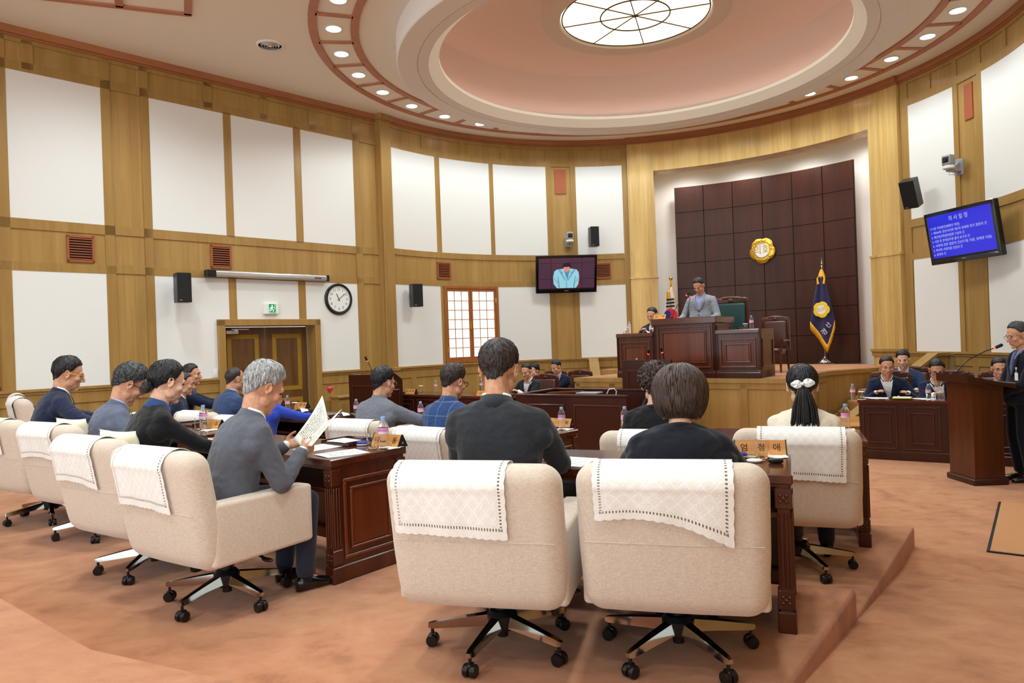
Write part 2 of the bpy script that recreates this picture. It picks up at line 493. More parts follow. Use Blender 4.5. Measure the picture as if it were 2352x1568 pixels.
def cloth(name, col, col2=None, scale=260, rough=.85, check=None, bump=.25):
    m = mat(name, col, rough, spec=.2, sheen=.15); t = NT(m)
    f = t.noise(t.coord(), scale, 3, .7)
    if col2: t.l(t.ramp(f, [(.38, col), (.62, col2)]), t.b.inputs['Base Color'])
    wr = t.noise(t.coord((1, 1, .6)), 9, 3, .5, .8)
    t.bump(t.math('ADD', t.math('MULTIPLY', f, .12), wr), bump, .012)
    if check:
        v = t.coord(); s = t.n('ShaderNodeSeparateXYZ'); t.l(v, s.inputs[0])
        a = t.math('LESS_THAN', t.math('PINGPONG', s.outputs[0], check), .0022)
        b = t.math('LESS_THAN', t.math('PINGPONG', s.outputs[2], check), .0022)
        k = t.math('MULTIPLY', t.math('MAXIMUM', a, b), .55)
        t.l(t.mix(k, t.ramp(f, [(.38, col), (.62, col2 or col)]), rgb(130, 160, 196)), t.b.inputs['Base Color'])
    return m
M_charcoal = cloth('charcoal_suit', rgb(34, 35, 40), rgb(44, 45, 50))
M_navy = cloth('navy_suit', rgb(22, 28, 52), rgb(30, 38, 64))
M_navyblack = cloth('black_navy_dress', rgb(14, 16, 26), rgb(20, 22, 34))
M_blackcloth = cloth('black_knit', rgb(16, 15, 17), rgb(24, 23, 25))
M_greysuit = cloth('grey_suit', rgb(82, 84, 94), rgb(98, 100, 110))
M_greyblue = cloth('grey_blue_jacket', rgb(74, 80, 100), rgb(106, 112, 130))
M_heather = cloth('heather_grey_jacket', rgb(84, 86, 96), rgb(128, 130, 140))
M_plaid = cloth('blue_check_jacket', rgb(34, 56, 100), rgb(48, 74, 124), check=.055)
M_ivory = cloth('ivory_jacket', rgb(224, 210, 190), rgb(234, 222, 204))
M_royal = cloth('royal_blue_jacket', rgb(42, 62, 170), rgb(54, 78, 190))
M_midblue = cloth('mid_blue_suit', rgb(44, 60, 96), rgb(58, 76, 112))
M_lightgrey = cloth('light_grey_jacket', rgb(120, 124, 136), rgb(158, 162, 172))
M_shirt = mat('white_shirt', rgb(240, 240, 240), .8)
M_blueshirt = mat('light_blue_shirt', rgb(160, 174, 220), .8)
M_denim = cloth('denim_scarf', rgb(34, 60, 110), rgb(60, 90, 140))
M_tie = mat('blue_tie', rgb(90, 100, 150), .6)
M_greytie = mat('grey_tie', rgb(70, 80, 100), .6)
M_trouser = cloth('dark_trousers', rgb(34, 36, 48), rgb(44, 46, 58))
M_shoe = mat('black_shoe_leather', rgb(12, 12, 13), .2, coat=.4)
def skin(name, c):
    m = mat(name, c, .5, spec=.35)
    m.node_tree.nodes['Principled BSDF'].inputs['Subsurface Weight'].default_value = .06
    m.node_tree.nodes['Principled BSDF'].inputs['Subsurface Radius'].default_value = (.02, .008, .004)
    t = NT(m); f = t.noise(t.coord(), 35, 4, .6)
    d = tuple(min(1, q * 1.12) for q in c[:3]) + (1,)
    e = (c[0] * .9, c[1] * .78, c[2] * .74, 1)
    t.l(t.ramp(f, [(.3, e), (.65, d)]), t.b.inputs['Base Color'])
    return m
M_skin = skin('skin', rgb(204, 154, 124))
M_skin_tan = skin('tanned_skin', rgb(198, 148, 118))
M_skin_pale = skin('pale_skin', rgb(222, 178, 152))
def hairmat(name, a, b, sc=140):
    m = mat(name, a, .42, spec=.5); t = NT(m)
    f = t.noise(t.coord((1, 1, .12)), sc, 3, .6)
    t.l(t.ramp(f, [(.35, a), (.7, b)]), t.b.inputs['Base Color'])
    t.bump(f, .5, .004)
    return m
M_hair_black = hairmat('black_hair', rgb(12, 11, 12), rgb(34, 31, 32))
M_hair_dark = hairmat('dark_brown_hair', rgb(26, 18, 16), rgb(62, 46, 42))
M_hair_brown = hairmat('brown_hair', rgb(34, 22, 18), rgb(84, 60, 50))
M_hair_grey = hairmat('grey_hair', rgb(92, 92, 96), rgb(206, 206, 204), 120)
M_hair_salt = hairmat('greying_hair', rgb(22, 22, 24), rgb(84, 82, 84))
M_eye = mat('dark_eye', rgb(16, 12, 10), .2)
M_lip = mat('lip', rgb(166, 92, 80), .5)

# ================================================================== the room
class Flat:
    def __init__(s, P, Q):
        s.P = Vector((P[0], P[1], 0)); e = Vector((Q[0] - P[0], Q[1] - P[1], 0)); s.e = e.normalized(); s.nrm = Vector((s.e.y, -s.e.x, 0))
    def pos(s, t, z, d): return s.P + s.e * t + s.nrm * d + Vector((0, 0, z))
    def steps(s, a, b): return 1
class Cyl:
    def __init__(s, R): s.R = R
    def pos(s, t, z, d): return POL(s.R - d, t, z)
    def steps(s, a, b): return max(1, int(abs(a - b) / 1.6))
def wp(mb, mp, s0, s1, z0, z1, d0, d1, mi=0):
    n = mp.steps(s0, s1); rings = []
    for i in range(n + 1):
        t = s0 + (s1 - s0) * i / n
        rings.append([mp.pos(t, z0, d0), mp.pos(t, z0, d1), mp.pos(t, z1, d1), mp.pos(t, z1, d0)])
    mb.loft(rings, True, True, mi)
def stile(mb, mp, s0, s1, z0, z1): wp(mb, mp, s0, s1, z0, z1, -.02, .018)

def build_wall(name, mp, s_all, whites, stiles, rails, wains, frieze, hole=None, pil=()):
    """name: wall; whites = (s0,s1,z0,z1); stiles = vertical boards; pil = narrow wood panels (s0,s1)"""
    a, b = s_all
    m = MB()
    if hole:
        wp(m, mp, a, hole[0], 0, CEIL, -.25, 0); wp(m, mp, hole[1], b, 0, CEIL, -.25, 0); wp(m, mp, hole[0], hole[1], hole[2], CEIL, -.25, 0)
    else: wp(m, mp, a, b, 0, CEIL, -.25, 0)
    root = struct(m.build(name, M_oak_panel, None, 30))
    f = MB()
    for (s0, s1, z0, z1) in stiles: wp(f, mp, s0, s1, z0, z1, -.02, .018)
    for (s0, s1, z0, z1) in rails: wp(f, mp, s0, s1, z0, z1, -.02, .018)
    f.build('timber_frame', M_oak, root, 30)
    for (s0, s1, z0, z1) in whites:
        p = MB(); wp(p, mp, s0, s1, z0, z1, -.02, .012); p.build('white_panel', M_wallwhite, root, 30)
    for seg in ([(a, hole[0]), (hole[1], b)] if hole else [(a, b)]):
        r = MB(); wp(r, mp, seg[0], seg[1], 1.285, 1.32, 0, .06); wp(r, mp, seg[0], seg[1], 1.245, 1.285, 0, .035); r.build('chair_rail', M_oak, root, 30)
        r = MB(); wp(r, mp, seg[0], seg[1], 0, .16, 0, .03); r.build('skirting', M_oak, root, 30)
    c = MB(); wp(c, mp, a, b, 6.14, CEIL, 0, .075); wp(c, mp, a, b, 6.11, 6.14, 0, .04); c.build('cornice', M_cornice, root, 30)
    return root

# ---- left wall
WL = Flat((-6.72, 9.71), (-2.46, 14.18))
wh, st, ra = [], [], []
zU0, zU1, zL0, zL1 = 3.65, 5.66, 1.32, 2.94
wh += [(.03, 1.19, zU0, zU1), (1.86, 3.02, zU0, zU1), (3.15, 4.29, zU0, zU1), (4.42, 5.53, zU0, zU1)]
wh += [(.01, 1.19, zL0, zL1), (1.86, 2.80, zL0, zL1), (2.80, 3.03, 2.27, zL1), (3.15, 4.31, 2.27, zL1), (4.43, 4.68, 2.27, zL1), (4.68, 5.54, zL0, zL1)]
wh += [(-3.2, -1.95, zU0, zU1), (-1.8, -.6, zU0, zU1), (-3.2, -1.95, zL0, zL1)]
for (s0, s1) in ((-.60, .03), (1.19, 1.32), (1.74, 1.86), (5.53, 5.68), (6.08, 6.17), (-1.95, -1.8)):
    st += [(s0, s1, 1.3, 6.12)]
for (s0, s1) in ((3.02, 3.15), (4.29, 4.43)):
    st += [(s0, s1, 2.27, zL1 + .02), (s0, s1, zU0 - .02, zU1 + .02)]
for (z0, z1) in ((6.05, 6.13), (5.66, 5.79), (3.51, 3.65), (2.94, 3.06)):
    ra += [(-8, 1.33, z0, z1), (1.73, 5.69, z0, z1)]
ra += [(1.32, 1.74, 5.66, 5.80), (1.32, 1.74, 3.52, 3.65), (1.32, 1.74, 2.95, 3.08), (1.32, 1.74, 6.05, 6.13), (5.68, 6.1, 5.66, 5.80), (5.68, 6.1, 3.52, 3.65), (5.68, 6.1, 2.95, 3.08), (5.68, 6.1, 6.05, 6.13)]
for s in (.29, 2.78, 3.74, 4.68): st.append((s - .07, s + .07, 5.7, 6.1))
ra += [(-8, 2.82, 1.09, 1.25), (4.64, 6.17, 1.09, 1.25), (-8, 2.82, .15, .28), (4.64, 6.17, .15, .28)]
for s in (-1.2, 1.26, 1.80, 5.6): st.append((s - .06, s + .06, .2, 1.2))
wall_left = build_wall('wall_left', WL, (-8, 6.17), wh, st, ra, None, None, hole=(2.90, 4.58, 2.17))

# ---- curved wall, left of the stage
WC = Cyl(5.33)
wh = [(145.5, 132.05, zU0, zU1), (130.75, 117.45, zU0, zU1), (116.4, 102.85, zU0, zU1), (95.4, 84.0, zU0, zU1),
      (145.5, 131.5, zL0, zL1 + .02), (116.05, 102.6, zL0, zL1 + .03), (95.4, 83.75, zL0, zL1 + .05)]
st = [(147.4, 145.5, 1.3, 6.12), (132.05, 130.75, 3.6, 5.7), (117.45, 116.4, 3.6, 5.7), (102.85, 101.5, 1.3, 6.12), (96.7, 95.4, 1.3, 6.12), (84.0, 82.4, 1.3, 6.12),
      (131.5, 130.75, 1.3, 2.97), (116.3, 116.05, 1.3, 2.97)]
ra = []
for (z0, z1) in ((6.04, 6.13), (5.66, 5.78), (3.54, 3.66), (2.955, 3.07)): ra.append((147.3, 82.4, z0, z1))
for s in (135.0, 124.5, 113.7): st.append((s - .6, s + .6, 5.7, 6.1))
ra += [(147.3, 82.4, 1.09, 1.25), (147.3, 82.4, .15, .28)]
for s in (140, 128, 115.5, 104, 93): st.append((s - .7, s + .7, .2, 1.2))
wall_front = build_wall('wall_front', WC, (147.4, 82.4), wh, st, ra, None, None)
pl = MB(); wp(pl, WC, 100.6, 97.8, 5.05, 5.60, 0, .02); pl.build('acoustic_plate', M_vent, wall_front, 30)

# corner pilaster between the flat and the curved wall
m = MB()
m.box((0, 0, 3.07), (.26, .30, 6.14), .006); m.box((0, 0, 6.19), (.34, .40, .105), .01); m.box((0, 0, 1.285), (.31, .36, .075), .008)
cp = m.build('wall_pilaster', M_oak, None, 30); struct(cp); cp.location = (-2.44, 14.19, 0); cp.rotation_euler[2] = math.radians(50)

# ---- stage portal
WP = Cyl(5.26)
m = MB()
wp(m, WP, 82.7, 76.4, 0, 6.14, -.45, 0); wp(m, WP, 26.6, 19.9, 0, 6.14, -.45, 0); wp(m, WP, 76.4, 26.6, 5.47, 6.14, -.45, 0)
portal = struct(m.build('wall_stage_portal', M_portal, None, 30))
m = MB()
wp(m, WP, 83.0, 19.6, 6.14, CEIL, -.1, .06); wp(m, WP, 83.0, 19.6, 6.10, 6.14, -.1, .03); m.build('cornice', M_cornice, portal, 30)
m = MB()
for (s0, s1) in ((82.75, 76.3), (26.7, 19.85)):
    wp(m, WP, s0, s1, 1.05, 3.06, -.3, .03); wp(m, WP, s0 + .15, s1 - .15, 3.06, 3.10, -.3, .045)
m.build('lower_casing', M_portal, portal, 30)
m = MB(); wp(m, WP, 27.0, 19.6, 1.32, 1.37, -.3, .09); wp(m, WP, 26.9, 19.7, 1.24, 1.32, -.3, .06); wp(m, WP, 82.9, 76.0, 1.29, 1.37, -.3, .05); m.build('chair_rail', M_oak, portal, 30)
m = MB(); wp(m, Cyl(6.6), 82, 20, 0, 6.1, -.1, 0)
for a in (77.6, 25.4):
    n = 8; m.loft([[POL(R, a, 0.9), POL(R, a + (.6 if a > 50 else -.6), .9), POL(R, a + (.6 if a > 50 else -.6), 6.0), POL(R, a, 6.0)] for R in (5.68, 6.62)], True, True)
wp(m, Cyl(6.7), 80, 22, 5.80, 5.9, 0, 1.05)
recess = struct(m.build('wall_stage_recess', M_wallwhite, None, 30))
# dark panelling of the stage with its joints
m = MB()
N = 6
A0, A1 = 72.45, 36.45
for i in range(N):
    for j in range(7):
        s0 = A0 + (A1 - A0) * i / N; s1 = A0 + (A1 - A0) * (i + 1) / N
        z0 = 1.05 + 4.2 * j / 7; z1 = 1.05 + 4.2 * (j + 1) / 7
        wp(m, Cyl(6.3), s0 - .08, s1 + .08, z0 + .006, z1 - .006, -.03, 0)
wp(m, Cyl(6.31), A0, A1, 1.05, 5.25, -.05, -.012, 1)
M_stagewood = wood('stage_panel_veneer', rgb(46, 18, 11), rgb(70, 33, 20), .45, .05, grain=(24, 24, 1.4))
sp = m.build('wall_stage_panelling', [M_stagewood, M_blackm], None, 30); struct(sp)
# red light strip hidden behind both edges of the panelling
for k, a in enumerate((72.15, 36.75)):
    m = MB(); m.tube([POL(6.40, a, 1.1), POL(6.40, a, 5.2)], .012, 8)
    o = m.build('glow_strip', mat('red_strip', (1, .25, .15, 1), .5, emit=(1, .25, .15, 1), es=1.1), None)
    tag(o, 'red light strip behind the %s edge of the dark stage panelling' % ('flag-bearing left' if k == 0 else 'right, pale wall side'), 'light strip')

# ---- curved wall right of the stage
wh = [(17.9, 7.35, zU0, zU1), (17.7, 7.5, zL0, zL1), (.5, -12.2, zU0, zU1), (.2, -12.2, zL0, zL1), (-13.4, -26, zU0, zU1), (-13.4, -26, zL0, zL1)]
st = [(19.5, 17.9, 1.3, 6.12), (7.4, 6.25, 1.3, 6.12), (1.4, .35, 1.3, 6.12), (-12.2, -13.4, 1.3, 6.12), (-26, -28, 1.3, 6.12)]
ra = []
for (z0, z1) in ((6.05, 6.13), (5.66, 5.79), (3.51, 3.65), (2.94, 3.05), (1.09, 1.25), (.15, .28)): ra.append((19.6, -38, z0, z1))
for s in (13.0, -6.0, -18.0): st.append((s - .5, s + .5, 5.7, 6.1))
for s in (12, 4, -6, -16): st.append((s - .7, s + .7, .2, 1.2))
wall_right = build_wall('wall_right', WC, (19.9, -38.5), wh, st, ra, None, None)
pl = MB(); wp(pl, WC, 4.6, 2.6, 5.02, 5.58, 0, .02); pl.build('acoustic_plate', M_vent, wall_right, 30)
q = POL(5.33, -38.5); q2 = q - AV * 9
WR = Flat((q.x, q.y), (q2.x, q2.y))
wall_side = build_wall('wall_right_side', WR, (0, 9), [(.3, 1.6, zU0, zU1), (1.8, 3.1, zU0, zU1), (.3, 1.6, zL0, zL1), (1.8, 3.1, zL0, zL1)], [], [(0, 9, 5.66, 5.79), (0, 9, 3.51, 3.65), (0, 9, 2.94, 3.05)], None, None)

# ---- ceiling
def annulus(mb, r0, r1, z, n=128, a0=0, a1=360, th=0.0):
    if th:
        rings = [[POL(r0, a0 + (a1 - a0) * i / n, z), POL(r1, a0 + (a1 - a0) * i / n, z), POL(r1, a0 + (a1 - a0) * i / n, z + th), POL(r0, a0 + (a1 - a0) * i / n, z + th)] for i in range(n + 1)]
        mb.loft(rings, abs(a1 - a0) < 359, True)
    else:
        mb.loft([[POL(r, 360 * i / n, z) for i in range(n)] for r in (r0, r1)], False, True)
m = MB(); annulus(m, 3.5, 22, CEIL); ceiling = struct(m.build('ceiling', M_ceil, None))
m = MB(); annulus(m, 4.76, 4.875, CEIL - .022, th=.03); annulus(m, 4.19, 4.30, CEIL - .022, th=.03)
for k in range(32):
    a = 34.5 + 11.25 * (k + .5)
    Mx = T(*POL(4.53, a, CEIL - .007)) @ RZ(a); m.box((0, 0, 0), (.50, .075, .03), 0, Mx)
o = struct(m.build('trim_1', M_pink_trim, None, 30))
def revolve(mb, prof, n=128, mi=0):
    mb.loft([[POL(r, 360 * i / n, z) for i in range(n)] for r, z in prof], False, True, mi)
m = MB()
revolve(m, [(3.66, CEIL + .02), (3.66, 5.915), (3.645, 5.90), (3.362, 5.90), (3.36, 5.915), (3.35, 5.915), (3.348, 5.905), (3.19, 5.915)])
drum = struct(m.build('ceiling_ring', mat('ring_paint', rgb(232, 228, 222), .85), None, 35))
m = MB(); revolve(m, [(3.19, 5.915), (3.03, 6.035), (3.03, 6.09), (3.20, 6.10), (3.52, 6.10)]); m.build('inner_lip', M_ceil, drum, 35)
m = MB(); revolve(m, [(3.64, 6.08), (3.60, 6.3), (3.42, 7.02), (3.40, 7.03), (2.4, 7.12), (1.40, 7.14)])
dome = struct(m.build('ceiling_dome', M_dome, None, 35))
m = MB(); revolve(m, [(1.44, 7.15), (1.44, 6.66), (1.17, 6.66), (1.15, 6.70), (1.14, 6.74)]); m.build('lamp_collar', mat('collar_paint', rgb(220, 206, 192), .85), dome, 35)
# cove light behind the lip
m = MB(); m.tube([POL(3.34, 360 * i / 64, 6.13) for i in range(65)], .016, 8)
o = m.build('cove_light', mat('cove_red', (1, .3, .2, 1), .5, emit=(1, .46, .34, 1), es=3.4), None)
tag(o, 'reddish cove light tube hidden behind the lip of the round ceiling', 'cove light')
# round leaded glass lamp
t = thing('ceiling_lamp', 'large round leaded glass ceiling lamp glowing in the dome', 'ceiling lamp', (CX, CY, 6.68))
m = MB(); m.cyl((0, 0, .02), 1.135, .02, 96); m.build('glass_disc', mat('lamp_glass', rgb(255, 248, 220), .4, emit=(1, .93, .72, 1), es=1.35), t)
m = MB()
for R in (1.125, .53): m.tube([(R * math.cos(2 * PI * i / 72), R * math.sin(2 * PI * i / 72), .012) for i in range(73)], .011, 6)
for k in range(8):
    a = math.radians(28 + 45 * k); m.tube([(0, 0, .012), (1.125 * math.cos(a), 1.125 * math.sin(a), .012)], .009, 6)
m.lathe([(.001, -.01), (.04, 0), (.03, .02)], 12); m.build('lead_came', mat('lead_came', rgb(86, 70, 40), .5, .5), t)

# ---- downlights
def downlight(loc, label, group):
    t = thing('downlight', label, 'downlight', loc, 90, group)
    m = MB(); m.lathe([(.125, 0), (.13, -.008), (.105, -.012), (.10, -.004), (.10, 0)], 28); m.build('trim_ring', M_white, t)
    m = MB(); m.lathe([(.001, -.006), (.06, -.008), (.10, -.004), (.10, -.001)], 24); m.build('lens', mat('downlight_lens', (1, 1, 1, 1), .4, emit=(1, .96, .9, 1), es=14), t)
ORD = ['lowest', 'second', 'third', 'fourth', 'fifth', 'sixth', 'seventh', 'eighth', 'ninth']
for k in range(9):
    downlight(POL(4.53, 124.5 + 11.25 * k, CEIL), 'round ceiling downlight on the left arc of the ring, ' + ('the lowest one' if k == 0 else ORD[k] + ' up from the lowest'), 'downlights of the ceiling ring')
for k in range(6):
    downlight(POL(4.53, 34.5 - 11.25 * k, CEIL), 'round ceiling downlight on the right arc of the ring, ' + ('the lowest one' if k == 0 else ORD[k] + ' up from the lowest'), 'downlights of the ceiling ring')
# square trough at the top left
K = Vector((-4.13, 9.66, CEIL)); u = Vector((-.937, -.35, 0)); wv = Vector((.415, -.91, 0))
m = MB(); Mx = Matrix((( -u.x, wv.x, 0, K.x), (-u.y, wv.y, 0, K.y), (0, 0, 1, K.z - .008), (0, 0, 0, 1)))
m.box((-1.6, .05, 0), (3.2, .09, .03), 0, Mx); m.box((-1.6, 1.15, 0), (3.2, .09, .03), 0, Mx)
for x in (-.045, -.85, -1.65, -2.45): m.box((x, .6, 0), (.09, 1.1, .03), 0, Mx)
struct(m.build('trim_2', M_pink_trim, None, 30))
downlight(Vector((-4.32, 9.05, CEIL)), 'round downlight in the framed ceiling trough above the left wall', 'downlights of the ceiling trough')
t = thing('air_diffuser', 'round metal air diffuser in the plain ceiling left of the ring', 'air vent', (-3.42, 10.68, CEIL))
m = MB(); m.lathe([(.20, 0), (.20, -.012), (.17, -.02), (.165, 0)], 32); m.build('rim', M_white, t)
m = MB()
for r in (.14, .105, .07): m.lathe([(r, -.002), (r - .022, -.026), (r - .028, -.024), (r - .01, -.002)], 28)
m.lathe([(.035, 0), (.03, -.02), (.002, -.024)], 20); m.build('louvre_ring', M_alu, t)
t = thing('smoke_detector', 'small grey smoke detector on the dome of the round ceiling', 'smoke detector', (-.02 + .9, 11.6, 7.115))
m = MB(); m.lathe([(.075, .03), (.075, -.02), (.05, -.04)], 20); m.build('base', M_grey, t)
m = MB(); m.lathe([(.045, -.035), (.04, -.075), (.01, -.085)], 16); m.build('sensor', M_grey, t)

# ---- floor, steps, ramp
m = MB(); m.prism([(-16, -8), (14, -8), (14, 20), (-16, 20)], -.2, 0); struct(m.build('floor', M_carpet, None))
def mirror(p):
    d = Vector((p[0] - CX, p[1] - CY, 0)); a, r = d.dot(AV), d.dot(RV); q = AR(a, -r); return (q.x, q.y)
SIDE = Vector((.592, .806, 0))
def step_poly(pr, pv):
    """right front corner, right vertex; mirrored to the left; runs back"""
    back = Vector((pr[0], pr[1], 0)) - SIDE * 9
    L = [(back.x, back.y), pr, pv, mirror(pv), mirror(pr), mirror((back.x, back.y))]
    return L
def step(name, pr, pv, z):
    poly = step_poly(pr, pv); n = len(poly); c = Vector((sum(p[0] for p in poly) / n, sum(p[1] for p in poly) / n, 0))
    ctr = AR(-10, 0)
    def ins(d): return [(p[0] + (Vector((ctr.x - p[0], ctr.y - p[1], 0)).normalized() * d).x, p[1] + (Vector((ctr.x - p[0], ctr.y - p[1], 0)).normalized() * d).y) for p in poly]
    m = MB(); rings = []
    for d, zz in ((0, -.05), (0, z - .03), (.006, z - .012), (.018, z - .003), (.04, z)):
        rings.append([(x, y, zz) for x, y in ins(d)])
    m.loft(rings, True, True)
    return struct(m.build(name, M_carpet, None, 30))
step('floor_step', (3.15, 5.76), (.30, 6.85), TA)
step('floor_step.001', (1.84, 3.97), (-.77, 4.97), TB)
step('floor_step.002', (.42, 2.05), (-1.84, 3.11), TC)
# aisle ramp rising towards the back on the right
p0 = Vector((3.15, 5.76, 0)) - SIDE * .7; p1 = p0 - SIDE * 5.2; p2 = p0 - SIDE * 9; rt = Vector((SIDE.y, -SIDE.x, 0)) * 4.5
m = MB(); m.loft([[p0, p0 + rt, p0 + rt + Vector((0, 0, .0005)), p0 + Vector((0, 0, .0005))],
                  [p1 - Vector((0, 0, .01)), p1 + rt - Vector((0, 0, .01)), p1 + rt + Vector((0, 0, TC)), p1 + Vector((0, 0, TC))],
                  [p2 - Vector((0, 0, .01)), p2 + rt - Vector((0, 0, .01)), p2 + rt + Vector((0, 0, TC)), p2 + Vector((0, 0, TC))]])
struct(m.build('floor_ramp', M_carpet, None, 10))

# ---- dais
ZD = 1.05
dais_ar = [(.96, -1.95), (.96, 1.95), (2.5, 1.80), (3.03, 1.80), (4.45, 2.45), (5.6, 2.2), (5.95, 0), (5.6, -2.2), (4.45, -2.45), (3.03, -1.80), (2.5, -1.80)]
pts = [AR(a, r) for a, r in dais_ar]
m = MB(); m.prism([(p.x, p.y) for p in pts], 0, ZD - .035); dais = struct(m.build('stage_platform', M_oak_panel, None, 30))
def offset_poly(P, d):
    n = len(P); out = []
    for i in range(n):
        a, b, c = P[i - 1], P[i], P[(i + 1) % n]
        e1 = (b - a).normalized(); e2 = (c - b).normalized(); n1 = Vector((e1.y, -e1.x, 0)); n2 = Vector((e2.y, -e2.x, 0))
        k = (n1 + n2); k = k / max(.3, k.dot(n1)); out.append(b + k * d)
    return out
sgn = -1 if (pts[1] - pts[0]).cross(pts[2] - pts[1]).z < 0 else 1
op = offset_poly(pts, .03 * sgn); ip = offset_poly(pts, -.12 * sgn)
m = MB(); m.prism([(p.x, p.y) for p in op], ZD - .075, ZD - .004); m.build('nosing_board', M_oak, dais, 30)
m = MB(); m.prism([(p.x, p.y) for p in ip], ZD - .03, ZD); m.build('carpet_top', M_carpet, dais, 30)
m = MB()   # framing of the front
def plank(P, Q, z0, z1, d=.016):
    e = (Q - P); L = e.length; mid = (P + Q) / 2; ang = math.degrees(math.atan2(e.y, e.x))
    m.box((0, 0, 0), (L, 2 * d, z1 - z0), .003, T(mid.x, mid.y, (z0 + z1) / 2) @ RZ(ang))
for i, j in ((0, 1), (1, 2), (2, 3), (10, 0), (9, 10)):
    P, Q = pts[i], pts[j]; plank(P, Q, .88, .98); plank(P, Q, 0, .16)
for r in (-1.92, -1.2, -.42, .36, 1.14, 1.9): plank(AR(.96, r - .06), AR(.96, r + .06), .1, .95)
for s in (1, -1):
    plank(AR(2.45, 1.8 * s), AR(2.53, 1.8 * s), .1, .95)
m.build('panel_frame', M_oak, dais, 30)
# stairs at both ends of the dais
for s in (1, -1):
    m = MB(); tr = MB()
    for i in range(6):
        t0 = i / 6.0
        Lp = [AR(2.9 + 1.5 * t0, s * (1.78 + .72 * t0)), AR(4.4, s * 2.5), AR(4.2, s * 3.2), AR(2.3 + 1.5 * t0, s * (2.32 + .9 * t0))]
        m.prism([(p.x, p.y) for p in Lp], 0, .175 * (i + 1) - .03)
        tr.prism([(p.x, p.y) for p in offset_poly(Lp, .012 * s)], .175 * (i + 1) - .03, .175 * (i + 1))
    fl = struct(m.build('stair_flight', M_oak_panel, None, 30)); tr.build('stair_tread', M_carpet, fl, 30)
    # slanting parapet board and stringer
    pr = MB()
    A_, B_ = AR(3.93, s * 3.45), AR(2.3, s * 2.30)
    e = (B_ - A_).normalized(); nn = Vector((e.y, -e.x, 0)) * .07
    pr.loft([[A_ - nn, A_ + nn, A_ + nn + Vector((0, 0, 1.26)), A_ - nn + Vector((0, 0, 1.26))], [A_ + e * .25 - nn, A_ + e * .25 + nn, A_ + e * .25 + nn + Vector((0, 0, 1.26)), A_ + e * .25 - nn + Vector((0, 0, 1.26))], [B_ - nn, B_ + nn, B_ + nn + Vector((0, 0, .30)), B_ - nn + Vector((0, 0, .30))]])
    C_ = AR(3.93, s * 3.95)
    pr.loft([[A_ - Vector((0, 0, 0)), A_ + AV * .12, A_ + AV * .12 + Vector((0, 0, 1.26)), A_ + Vector((0, 0, 1.26))], [C_, C_ + AV * .12, C_ + AV * .12 + Vector((0, 0, 1.26)), C_ + Vector((0, 0, 1.26))]])
    po = pr.build('stair_parapet', M_oak_panel, fl, 30)
    cp_ = MB(); nn2 = nn * 1.5
    q0, q1, q2 = A_ + Vector((0, 0, 1.26)), A_ + e * .25 + Vector((0, 0, 1.26)), B_ + Vector((0, 0, .30))
    cp_.loft([[q - nn2, q + nn2, q + nn2 + Vector((0, 0, .05)), q - nn2 + Vector((0, 0, .05))] for q in (q0, q1, q2)])
    q3 = C_ + Vector((0, 0, 1.26)); cp_.loft([[q - AV * .04, q + AV * .18, q + AV * .18 + Vector((0, 0, .05)), q - AV * .04 + Vector((0, 0, .05))] for q in (q0, q3)])
    cp_.build('parapet_cap', M_oak, fl, 30)
    sg = MB(); a0, a1 = AR(2.95, s * 1.83), AR(4.42, s * 2.50); e = (a1 - a0).normalized(); nn = Vector((e.y, -e.x, 0)) * (.05 * s)
    f = .12
    sg.loft([[q - nn * .2, q + nn, q + nn + Vector((0, 0, h)), q - nn * .2 + Vector((0, 0, h))] for q, h in ((a0 - e * .05, .28), (a0 + e * .15, .30), (a1, 1.0))])
    sg.build('stringer', M_oak, fl, 30)

# ---- double door in the left wall
def wl(s, z, d=0.0): return WL.pos(s, z, d)
WLM = Matrix(((WL.e.x, -WL.nrm.x, 0, WL.P.x), (WL.e.y, -WL.nrm.y, 0, WL.P.y), (0, 0, 1, 0), (0, 0, 0, 1)))   # local x along the wall, -y into the room
m = MB()
m.box((2.86, -.02, 1.13), (.12, .10, 2.26), .006, WLM); m.box((4.625, -.02, 1.13), (.11, .10, 2.26), .006, WLM); m.box((3.74, -.02, 2.215), (1.88, .10, .11), .006, WLM)
m.box((2.905, .13, 1.08), (.03, .26, 2.16), 0, WLM); m.box((4.575, .13, 1.08), (.03, .26, 2.16), 0, WLM); m.box((3.74, .13, 2.165), (1.68, .26, .03), 0, WLM)
door = struct(m.build('door_1', M_oak, None, 30))
for k in (0, 1):
    x0 = 2.93 + .81 * k; xc = x0 + .405
    m = MB(); m.box((xc, .22, 1.075), (.80, .045, 2.14), .003, WLM); lf = m.build('door_leaf', M_walnut, door, 30)
    m = MB()
    for zc, h in ((1.52, 1.0), (.5, .78)): m.frame(.56, h, .075, .006, WLM @ T(xc, .198, zc), 0, .001)
    m.build('inlay', M_inlay, lf, 30)
    m = MB(); m.tube([WLM @ Vector((x0 + (.74 if k == 0 else .07), .198, z)) + WL.nrm * q for z, q in ((.95, 0), (.95, .05), (1.15, .05), (1.15, 0))], .010, 8); m.build('door_handle', M_gold, lf)
t = MB(); t.box((3.10, .10, 2.06), (.22, .05, .06), .006, WLM); t.box((3.22, .05, 2.105), (.30, .02, .02), .003, WLM); t.box((3.12, .02, 2.085), (.05, .10, .03), .003, WLM); t.build('door_closer', M_alu, door, 30)

